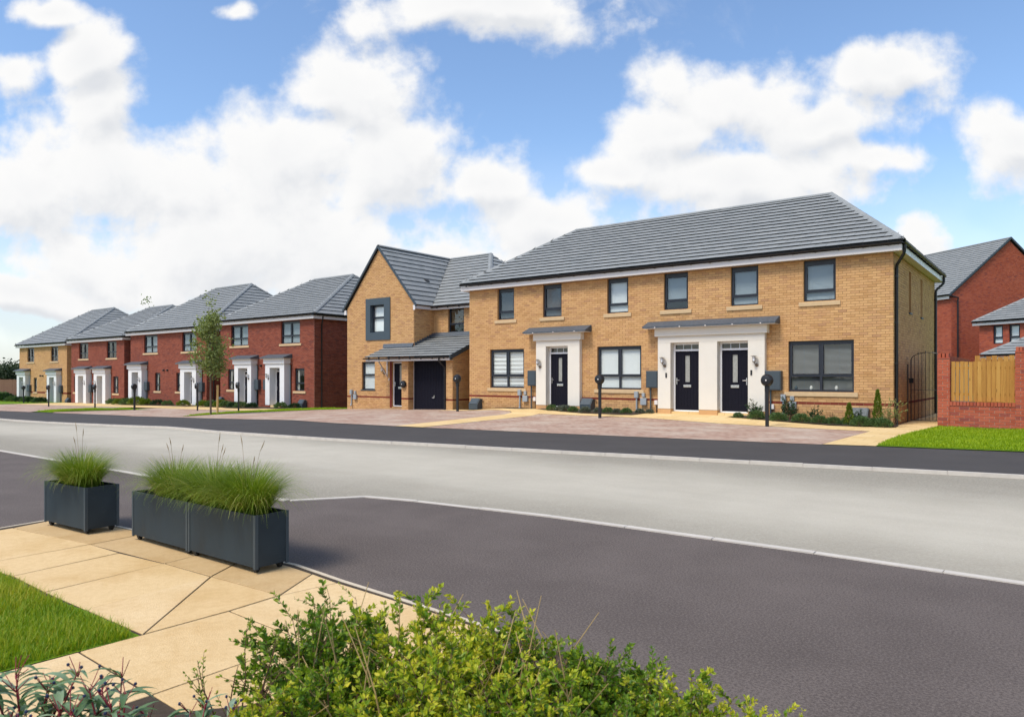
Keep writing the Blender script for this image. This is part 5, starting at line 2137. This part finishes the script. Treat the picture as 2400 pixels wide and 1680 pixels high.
lawn_blades('grass', [(-22.2, -7.2), (-24.4, -5.4), (-23.5, -3.7), (-21.3, -3.3), (-23.4, -2.8), (-26.2, -3.9), (-26.1, -5.6), (-24.4, -7.2)], 7000, .08, .02, LAWN_F, 'small grass strip between the far drives', .016, False, 2)


# ---------------- ornamental grass in the planters
def tussock(pos, rz, n, label, h=.36, spread=(.25, .09), stalks=3, plant_group='ornamental grass tussocks in the planters'):
    t = empty('ornamental_grass', Matrix.Translation(pos) @ Matrix.Rotation(rz, 4, 'Z'))
    tag(t, label, 'plant', plant_group)
    r = np.sqrt(RNG.uniform(0, 1, n))
    a = RNG.uniform(0, 2 * math.pi, n)
    P = np.c_[r * np.cos(a) * spread[0] * .62, r * np.sin(a) * spread[1] * .9, np.zeros(n)]
    jit = RNG.normal(0, .5, n)
    an = a + jit
    D = np.c_[np.cos(an), np.sin(an), np.zeros(n)]
    ln = h * RNG.uniform(.65, 1.2, n) * (.95 + .25 * r)
    bend = .3 + 1.75 * r ** 1.4 * RNG.uniform(.5, 1.25, n)
    tint = np.clip(RNG.beta(1.8, 2.6, n) + .15 * (r - .5), 0, 1)
    dry = RNG.uniform(size=n) < .07
    tint[dry] = 1.0
    V, F, T = blades(P, D, ln, RNG.uniform(.003, .0048, n), bend, tint, 6)
    o = link('blades', np_mesh('blades', V, F, GRASS_P, T), t)
    o['kind'] = 'stuff'
    b = MB()
    for i in range(stalks):
        an = random.uniform(0, 6.28)
        hh = random.uniform(.44, .60)
        dx, dy = math.cos(an) * random.uniform(.05, .16), math.sin(an) * random.uniform(.03, .10)
        pts = [(dx * .1, dy * .1, 0), (dx * .4, dy * .4, hh * .5), (dx * .8, dy * .8, hh * .85), (dx * 1.1, dy * 1.1, hh)]
        b.tube(pts, [.0018, .0015, .0012, .0009], 4)
        b.tube([pts[2], ((pts[2][0] + pts[3][0]) / 2 + .004, (pts[2][1] + pts[3][1]) / 2, (pts[2][2] + pts[3][2]) / 2), pts[3]], [.0012, .004, .001], 5)
    if stalks:
        b.build('flower_stalk', STRAWP, t)


STRAWP = plain('seed_head', (.28, .20, .11), .8, .2, 40)
zc = PH - .06
for (t, an, L), spots in zip(PL, ([(.66, 'ornamental grass tussock spilling over the end of the joined planters', 3000, .38, .30), (.16, 'ornamental grass tussock across the seam of the two joined planters', 2300, .37, .28)],
                                  [(.52, 'ornamental grass tussock in the far half of the joined planters', 2300, .35, .28)],
                                  [(.52, 'ornamental grass tussock filling the lone planter', 2700, .35, .34)])):
    M = t.matrix_world
    for fx, lab, n, h, sp in spots:
        p = M @ Vector((L * fx, .135, zc - .01))
        tussock(p, an, n, lab, h, (sp, .11))


# ---------------- shrubs
def twiggy(name, n_stem, height, radius, leaf, wid, mat, per, rng, up=.6, twigs=5, stem_mat=TWIG, droop=.0, young=.35, sway=.5, leaves_from=.25, lean=(0, 0)):
    """shrub mesh pair: stems and leaves. returns (stem mesh, leaf mesh)"""
    sb = MB()
    PP, DD, TT, SZ = [], [], [], []
    for s in range(n_stem):
        an = rng.uniform(0, 2 * math.pi)
        rr = radius * math.sqrt(rng.uniform(0.02, 1))
        h = height * (1 - .45 * (rr / radius) ** 2) * rng.uniform(.72, 1.12)
        tgt = np.array([math.cos(an) * rr + lean[0] * h, math.sin(an) * rr + lean[1] * h, h])
        base = np.array([math.cos(an) * rr * .28, math.sin(an) * rr * .28, 0])
        k = 7
        pts = []
        w = rng.normal(0, .025 * sway, 3)
        for i in range(k):
            f = i / (k - 1)
            p = base + (tgt - base) * np.array([f ** 1.25, f ** 1.25, f]) + w * math.sin(f * 3.1) + rng.normal(0, .006, 3) * f
            pts.append(p)
        sb.tube([tuple(p) for p in pts], [max(.0012, .005 * height / .5 * (1 - .8 * i / (k - 1))) for i in range(k)], 4, cap=False)
        segs = [(pts, 1.0)]
        for q in range(twigs):
            f = rng.uniform(.25, .98)
            i0 = min(k - 2, int(f * (k - 1)))
            p0 = pts[i0] + (pts[i0 + 1] - pts[i0]) * (f * (k - 1) - i0)
            d = rng.normal(size=3)
            d[2] = abs(d[2]) * .5 + up
            d[:2] += np.array([math.cos(an), math.sin(an)]) * .5
            d /= np.linalg.norm(d)
            ln = height * rng.uniform(.16, .34)
            tp = [p0, p0 + d * ln * .5 + rng.normal(0, .006, 3), p0 + d * ln]
            sb.tube([tuple(x) for x in tp], [.0018, .0014, .0008], 3, cap=False)
            segs.append((tp, .8))
        for (path, wgt) in segs:
            path = np.array(path)
            m = len(path) - 1
            cnt = int(per * wgt * rng.uniform(.8, 1.2))
            fs = rng.uniform(leaves_from if wgt == 1.0 else .1, 1.0, cnt) ** .8
            ii = np.minimum(m - 1, (fs * m).astype(int))
            loc = path[ii] + (path[ii + 1] - path[ii]) * (fs * m - ii)[:, None]
            ax = path[ii + 1] - path[ii]
            ax /= np.linalg.norm(ax, axis=1, keepdims=True) + 1e-9
            d = rng.normal(size=(cnt, 3))
            d -= (d * ax).sum(1, keepdims=True) * ax
            d /= np.linalg.norm(d, axis=1, keepdims=True) + 1e-9
            d = d * .8 + ax * .75 + np.array([0, 0, .12])
            PP.append(loc)
            DD.append(d)
            TT.append(np.clip(fs * young + rng.normal(.18, .14, cnt) + (young * .5 if wgt < 1 else 0) * (fs > .6), 0, 1))
            SZ.append(leaf * rng.uniform(.6, 1.25, cnt) * (1.1 - .35 * fs))
    P, D, T_, Z = np.concatenate(PP), np.concatenate(DD), np.concatenate(TT), np.concatenate(SZ)
    V, F, Tt = leaf_cloud(P, D, Z, Z * wid, T_, rng, .18, droop)
    return sb.mesh(name + '_stems', stem_mat), np_mesh(name + '_leaves', V, F, mat, Tt)


def plant(name, M, meshes, label, cat, group=None, parts=('stems', 'foliage')):
    t = empty(name, M)
    for pn, me in zip(parts, meshes):
        link(pn, me, t)
    tag(t, label, cat, group)
    return t


g1 = np.random.default_rng(5)
BOXV = [twiggy('box_%d' % i, 30, .50, .33, .034, .52, LEAF_BOX, 28, g1, .7, 7, young=(.60, .12, .80, .28)[i]) for i in range(4)]
SPRIG = [twiggy('sprig_%d' % i, 9, .52, .30, .020, .5, LEAF_BOX, 17, g1, .6, 3, young=.35, leaves_from=.2, sway=.9) for i in range(2)]
NEAR = [(-.78, 2.86, .92, 1), (-.44, 3.00, .90, 0), (-.12, 2.94, .88, 2), (.12, 2.82, .74, 3), (.34, 2.68, .74, 1), (.58, 2.48, .70, 0), (.78, 2.26, .64, 2), (.95, 2.08, .62, 3), (1.06, 1.94, .60, 0),
        (-.62, 2.50, .78, 3), (-.30, 2.48, .92, 2), (.02, 2.36, .84, 0), (.30, 2.22, .72, 1), (.56, 2.04, .66, 3), (-.84, 2.36, .66, 2), (-.10, 2.10, .70, 1), (.22, 1.96, .66, 2), (-.48, 2.18, .62, 0)]
for i, (x, y, s, v) in enumerate(NEAR):
    plant('evergreen_shrub', Matrix.Translation((x, y, .036)) @ Matrix.Rotation(i * 2.4, 4, 'Z') @ Matrix.Diagonal((s * 1.05, s * 1.05, s * .93, 1)), BOXV[v],
          'dark green small-leaved evergreen shrub massed in the bed at the slab corner' if v in (1, 3) else 'bright yellow-green small-leaved evergreen shrub massed in the bed at the slab corner',
          'shrub', 'dark small-leaved shrubs in the near bed' if v in (1, 3) else 'bright small-leaved shrubs in the near bed')
for i, (x, y, s) in enumerate([(-1.02, 2.66, .90), (-.80, 3.10, .84), (-.62, 3.18, .78)]):
    plant('evergreen_shrub', Matrix.Translation((x, y, .036)) @ Matrix.Rotation(i * 1.9 + .5, 4, 'Z') @ Matrix.Diagonal((s, s, s, 1)), SPRIG[i % 2],
          'sparse leggy evergreen shrub with dark sprigs reaching over the buff slabs', 'shrub', 'leggy sprigs at the edge of the near bed')

# dry straw stems leaning through the shrubs
b = MB()
for i in range(60):
    x, y = random.uniform(-.85, .40), random.uniform(2.4, 3.0)
    an = random.uniform(0, 6.28)
    l = random.uniform(.3, .54)
    tl = random.uniform(.15, .8)
    dx, dy = math.cos(an) * l * math.sin(tl), math.sin(an) * l * math.sin(tl)
    b.tube([(x, y, .05), (x + dx * .45, y + dy * .45, .05 + l * .55 * math.cos(tl * .8)), (x + dx, y + dy, .05 + l * math.cos(tl))], [.0032, .0026, .0014], 4)
o = b.build('dry_grass', STRAWD if 'STRAWD' in globals() else plain('straw', (.42, .29, .12), .8, .15, 30))
tag(o, 'dry straw stems leaning through the near evergreen shrubs', 'grass', None, 'stuff')


# berry plant at the very left of the near bed
def berry_plant(M, label, seed, nst=13, hgt=.34):
    rng = np.random.default_rng(seed)
    t = empty('berry_shrub', M)
    tag(t, label, 'shrub', 'berry shrubs with long leaves at the near bed edge')
    sb = MB()
    bb = MB()
    LV, LF, LT = [], [], []
    off = 0
    for s in range(nst):
        an = rng.uniform(0, 6.28)
        rr = rng.uniform(.04, .24)
        h = hgt * rng.uniform(.6, 1.1)
        tip = np.array([math.cos(an) * rr, math.sin(an) * rr, h])
        base = tip * np.array([.2, .2, 0])
        midp = base * .4 + tip * .6 + np.array([0, 0, .03])
        sb.tube([tuple(base), tuple(midp), tuple(tip)], [.0045, .0035, .002], 5)
        for c in range(4):
            a2 = rng.uniform(0, 6.28)
            e = tip + np.array([math.cos(a2) * .04, math.sin(a2) * .04, rng.uniform(.01, .06)])
            sb.tube([tuple(tip - np.array([0, 0, .02])), tuple(e)], [.002, .0014], 4)
            if rng.uniform() < .45:
                bb.T = Matrix.Translation(tuple(e))
                bb.lathe([(0, -.006), (.005, -.003), (.0055, .001), (.004, .005), (0, .006)], 6)
        for c in range(9):
            a2 = rng.uniform(0, 6.28)
            L_ = rng.uniform(.08, .145)
            wd = L_ * rng.uniform(.14, .20)
            f = rng.uniform(.45, 1.0)
            p = midp + (tip - midp) * (f * 2 - 1) if f > .5 else midp.copy()
            d = np.array([math.cos(a2), math.sin(a2), 0])
            sd = np.array([-d[1], d[0], 0])
            el = rng.uniform(.1, .9)
            V = []
            nseg = 6
            pos = p.copy()
            for q in range(nseg + 1):
                fr = q / nseg
                w = wd * math.sin(math.pi * min(1, .08 + fr * .92)) * (1.15 - .4 * fr)
                V += [pos + sd * w / 2 + np.array([0, 0, w * .22]), pos, pos - sd * w / 2 + np.array([0, 0, w * .22])]
                pos = pos + (d * math.cos(el) + np.array([0, 0, math.sin(el)])) * L_ / nseg
                el -= rng.uniform(.12, .30)
            V = np.array(V)
            Fs = []
            for q in range(nseg):
                for w2 in (0, 1):
                    Fs.append((off + q * 3 + w2, off + q * 3 + w2 + 1, off + q * 3 + w2 + 4, off + q * 3 + w2 + 3))
            LV.append(V)
            LF += Fs
            LT.append(np.full(len(V), rng.uniform(0, 1)))
            off += len(V)
    sb.build('stems', REDSTEM, t)
    bb.T = None
    if bb.f:
        q = bb.build('berries', BERRY, t, smooth=True)
        q['kind'] = 'stuff'
    link('foliage', np_mesh('lance_leaves', np.concatenate(LV), np.array(LF), LEAF_LANCE, np.concatenate(LT), True), t)


for i, (x, y, s) in enumerate([(-1.98, 2.46, 1.0), (-1.62, 2.42, 1.0), (-1.30, 2.36, .95), (-1.02, 2.26, .85), (-1.75, 2.18, .9), (-1.40, 2.08, .9), (-2.2, 2.6, .8)]):
    berry_plant(Matrix.Translation((x, y, .036)) @ Matrix.Rotation(i * 1.3, 4, 'Z') @ Matrix.Diagonal((s, s, s, 1)),
                'long-leaved grey-green shrub with crimson stems and blue berries beside the slabs', 30 + i)


# ---------------- bed planting by the houses
def ball(name, r, n, leaf, mat, rng, flat=.85):
    d = rng.normal(size=(n, 3))
    d /= np.linalg.norm(d, axis=1, keepdims=True)
    d[:, 2] = np.abs(d[:, 2]) * 1.0 - .15
    lump = 1 + .16 * np.sin(d[:, 0] * 7 + 1) * np.cos(d[:, 1] * 6 + d[:, 2] * 5)
    rad = r * (1 - .45 * rng.uniform(0, 1, n) ** 2.2) * lump
    P = d * rad[:, None] * np.array([1, 1, flat]) + np.array([0, 0, r * .28])
    D = d + rng.normal(0, .45, (n, 3)) + np.array([0, 0, .3])
    Z = leaf * rng.uniform(.6, 1.3, n)
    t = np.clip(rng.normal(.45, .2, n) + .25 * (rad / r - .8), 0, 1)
    V, F, T = leaf_cloud(P, D, Z, Z * .5, t, rng, .15)
    return np_mesh(name, V, F, mat, T)


g2 = np.random.default_rng(9)
core_mesh = []


def ball_plant(name, a, b, s, me, label, group, cat='shrub'):
    t = empty(name, at(a, b) @ Matrix.Rotation(random.uniform(0, 6.28), 4, 'Z') @ Matrix.Diagonal((s, s, s, 1)))
    link('foliage', me, t)
    st = MB()
    for i in range(5):
        an = i * 1.26
        st.tube([(0, 0, -.03), (math.cos(an) * .08, math.sin(an) * .08, .16)], [.008, .004], 5)
    link('stems', st.mesh('ball_stems', TWIG), t)
    tag(t, label, cat, group)


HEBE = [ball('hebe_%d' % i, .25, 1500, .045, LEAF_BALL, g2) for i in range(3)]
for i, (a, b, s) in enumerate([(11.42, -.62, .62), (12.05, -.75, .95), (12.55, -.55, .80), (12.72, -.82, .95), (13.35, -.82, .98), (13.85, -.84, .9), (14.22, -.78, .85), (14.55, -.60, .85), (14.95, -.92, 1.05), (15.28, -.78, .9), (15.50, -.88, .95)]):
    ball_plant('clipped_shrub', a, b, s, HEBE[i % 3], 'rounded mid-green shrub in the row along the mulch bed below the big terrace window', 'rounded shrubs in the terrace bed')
LAV = [ball('lavender_%d' % i, .22, 800, .06, LEAF_LAV, g2, .8) for i in range(2)]
LAVG = [ball('lavgreen_%d' % i, .22, 800, .055, LEAF_BALL, g2, .8) for i in range(2)]
for i, (a, b, s) in enumerate([(4.35, -.40, .9), (4.75, -.45, .8), (5.05, -.55, .95), (5.45, -.68, .85), (6.0, -.75, .9), (6.45, -.60, .8), (6.85, -.62, .85), (7.2, -.62, .7), (7.55, -.60, .85), (7.95, -.40, .7), (8.28, -.34, .62)]):
    if i in (0, 3, 6, 8):
        ball_plant('lavender', a, b, s, LAVG[i % 2], 'low green tuft between the lavenders by the single-door porch', 'low plants in the bed between the porches', 'plant')
    else:
        ball_plant('lavender', a, b, s, LAV[i % 2], 'low grey-green lavender in the bed between the terrace porches', 'low plants in the bed between the porches', 'plant')
PIERIS = [twiggy('laurel_%d' % i, 12, .62, .28, .085, .38, LEAF_DARK, 13, g2, .8, 3, young=.5) for i in range(2)]
for i, (a, b, s, lab) in enumerate([(11.85, -.42, .85, 'dark glossy laurel beside the right-hand front door of the terrace'), (12.9, -.40, 1.05, 'tall dark glossy laurel left of the big terrace window'),
                                   (13.62, -.45, .75, 'small dark laurel below the middle of the big terrace window'), (14.75, -.42, .7, 'dark low shrub before the gas meter box in the terrace bed')]):
    plant('laurel', at(a, b) @ Matrix.Rotation(i * 1.7, 4, 'Z') @ Matrix.Diagonal((s, s, s, 1)), PIERIS[i % 2], lab, 'shrub')


def cone(name, h, r, n, rng):
    z = rng.uniform(0, 1, n) ** .8
    an = rng.uniform(0, 6.28, n)
    rad = r * (1 - z) ** .75 * np.sqrt(rng.uniform(.45, 1, n)) * (1 + .15 * np.sin(an * 4 + z * 9))
    P = np.c_[np.cos(an) * rad, np.sin(an) * rad, z * h * .96 + .02]
    D = np.c_[np.cos(an) * .45, np.sin(an) * .45, np.ones(n)] + rng.normal(0, .25, (n, 3))
    Z = .055 * rng.uniform(.6, 1.3, n)
    V, F, T = leaf_cloud(P, D, Z, Z * .45, np.clip(rng.normal(.5, .22, n), 0, 1), rng, .1)
    return np_mesh(name, V, F, LEAF_CONE, T)


stem1 = MB()
stem1.tube([(0, 0, -.03), (0, 0, .5)], [.012, .005], 6)
sm = stem1.mesh('conifer_stem', TWIG)
plant('conifer', at(14.62, -.72), (sm, cone('conifer_small', .62, .15, 1100, g2)), 'short lime-green conical conifer among the rounded shrubs of the terrace', 'conifer')
plant('conifer', at(15.32, -.62), (sm, cone('conifer_tall', 1.02, .15, 1600, g2)), 'tall slim lime-green conifer near the terrace corner', 'conifer')
OPEN = twiggy('open_shrub', 12, .85, .32, .05, .45, LEAF_TREE, 15, g2, .8, 4, young=.5)
plant('open_shrub', at(15.66, -.62), OPEN, 'loose twiggy shrub at the right corner of the terrace bed', 'shrub')
GRS = twiggy('fine_grass', 20, .45, .18, .03, .2, LEAF_TREE, 4, g2, .9, 1)
plant('fine_shrub', at(14.05, -.35), GRS, 'wispy pale plant against the brick band below the big terrace window', 'plant')

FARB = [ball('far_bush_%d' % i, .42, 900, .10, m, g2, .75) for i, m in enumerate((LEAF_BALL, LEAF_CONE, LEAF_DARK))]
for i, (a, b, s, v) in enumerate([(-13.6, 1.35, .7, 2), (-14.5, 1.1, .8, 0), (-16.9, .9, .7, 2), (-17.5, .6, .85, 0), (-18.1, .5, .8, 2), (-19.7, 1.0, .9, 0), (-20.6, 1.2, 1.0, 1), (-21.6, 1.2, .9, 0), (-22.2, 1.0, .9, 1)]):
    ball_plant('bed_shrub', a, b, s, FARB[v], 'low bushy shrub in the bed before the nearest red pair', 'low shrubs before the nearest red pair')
for i, (a, b, s, v) in enumerate([(-24.9, 1.2, .9, 1), (-27.3, 1.4, .8, 0), (-28.6, 1.4, .9, 2), (-30.0, 1.3, 1.0, 1), (-31.0, 1.2, 1.3, 1), (-32.2, 1.1, 1.1, 0), (-33.4, 1.1, 1.0, 1), (-34.6, 1.2, 1.0, 0)]):
    ball_plant('bed_shrub', a, b, s, FARB[v], 'leafy shrub in the bed before the red pair with outer porches', 'low shrubs before the middle red pair')
for i, (a, b, s, v) in enumerate([(-46.4, .8, 1.1, 2), (-47.6, 1.0, 1.0, 0), (-49.2, 1.1, 1.1, 2), (-51.0, 1.4, 1.2, 0), (-53.2, 1.6, 1.1, 2), (-55.4, 1.7, 1.2, 0), (-57.6, 2.0, 1.7, 2), (-59.4, 2.2, 1.9, 0), (-61.4, 2.3, 1.9, 2), (-63.6, 2.4, 2.0, 0)]):
    ball_plant('bed_shrub', a, b, s, FARB[v], 'scrubby bush along the foot of the far buff pair and fence', 'scrub at the far end')


# ---------------- trees
def tree(name, M, H, trunk_h, rad, n_leaf, leaf, mat, label, seed, shape='upright', group=None, tr=.05, nb=16):
    rng = np.random.default_rng(seed)
    t = empty(name, M)
    tag(t, label, 'tree', group)
    sb = MB()
    lean = rng.normal(0, .03, 2)
    tp = [np.array([lean[0] * z * z * .1, lean[1] * z * z * .1, z]) for z in np.linspace(-.1, H * .93, 9)]
    sb.tube([tuple(p) for p in tp], [tr * (1 - .85 * i / 8) for i in range(9)], 8)
    cl, cw = [], []
    for i in range(nb):
        f = rng.uniform(0, 1)
        z0 = trunk_h + (H * .86 - trunk_h) * f
        an = i * 2.4 + rng.uniform(-.4, .4)
        if shape == 'upright':
            R_ = rad * (1.0 - .62 * abs(f - .22) ** .8) * rng.uniform(.55, 1.1)
            rise = R_ * rng.uniform(.7, 1.4)
        else:
            R_ = rad * math.sqrt(max(.08, 1 - (2 * f - .9) ** 2)) * rng.uniform(.6, 1.05)
            rise = R_ * rng.uniform(.15, .6)
        p0 = np.array([0, 0, z0])
        e = p0 + np.array([math.cos(an) * R_, math.sin(an) * R_, rise])
        m = p0 * .45 + e * .55 + np.array([0, 0, -.05 * R_])
        sb.tube([tuple(p0), tuple(m), tuple(e)], [tr * .4 * (1 - .5 * f), tr * .24, tr * .08], 5, cap=False)
        for q in range(5):
            g = rng.uniform(.35, 1)
            c = p0 + (e - p0) * g + rng.normal(0, .12 * rad, 3)
            cl.append(c)
            cw.append(rng.uniform(.5, 1.2))
    cl.append(tp[-1] + np.array([0, 0, .06 * H]))
    cw.append(1.0)
    cl.append(tp[-2])
    cw.append(1.0)
    sb.build('trunk', BARK, t, smooth=True)
    cl = np.array(cl)
    cw = np.array(cw)
    pick = rng.choice(len(cl), n_leaf, p=cw / cw.sum())
    sp = rad * .19 if shape == 'upright' else rad * .22
    P = cl[pick] + rng.normal(0, 1, (n_leaf, 3)) * (sp * cw[pick])[:, None] * np.array([1, 1, 1.1])
    D = rng.normal(0, 1, (n_leaf, 3)) + np.array([0, 0, .2])
    Z = leaf * rng.uniform(.6, 1.3, n_leaf)
    tint = np.clip(rng.normal(.45, .22, n_leaf) + (cw[pick] - .85) * .3, 0, 1)
    V, F, T = leaf_cloud(P, D, Z, Z * .55, tint, rng, .15)
    link('crown', np_mesh('crown', V, F, mat, T), t)
    return t


tree('street_tree', at(-9.85, -5.65), 4.95, 1.30, .80, 3800, .12, LEAF_TREE, 'young slender street tree on the grass strip before the red houses', 3, tr=.045, nb=22)


def world_tree(x, y, *a, **k):
    return tree('background_tree', Matrix.Translation((x, y, -1.2)), *a, **k)


for i, (px, Y, H, r) in enumerate([(-22, 92, 3.5, 2.2), (30, 96, 3.3, 2.3), (8, 88, 3.1, 2.0), (60, 102, 3.6, 2.4), (-80, 94, 3.8, 2.4)]):
    world_tree((px - 1200) / 1691 * Y, Y, H, .8, r, 6000, .34, LEAF_FAR, 'dark bushy tree behind the far timber fence', 40 + i, 'round', 'dark trees behind the far fence', tr=.15, nb=20)
world_tree((350 - 1200) / 1691 * 88, 88, 11.6, 3.0, 1.7, 3500, .30, LEAF_LIME, 'fresh green tree whose tip shows above the low-ridged red roof', 60, 'upright', None, tr=.14, nb=24)
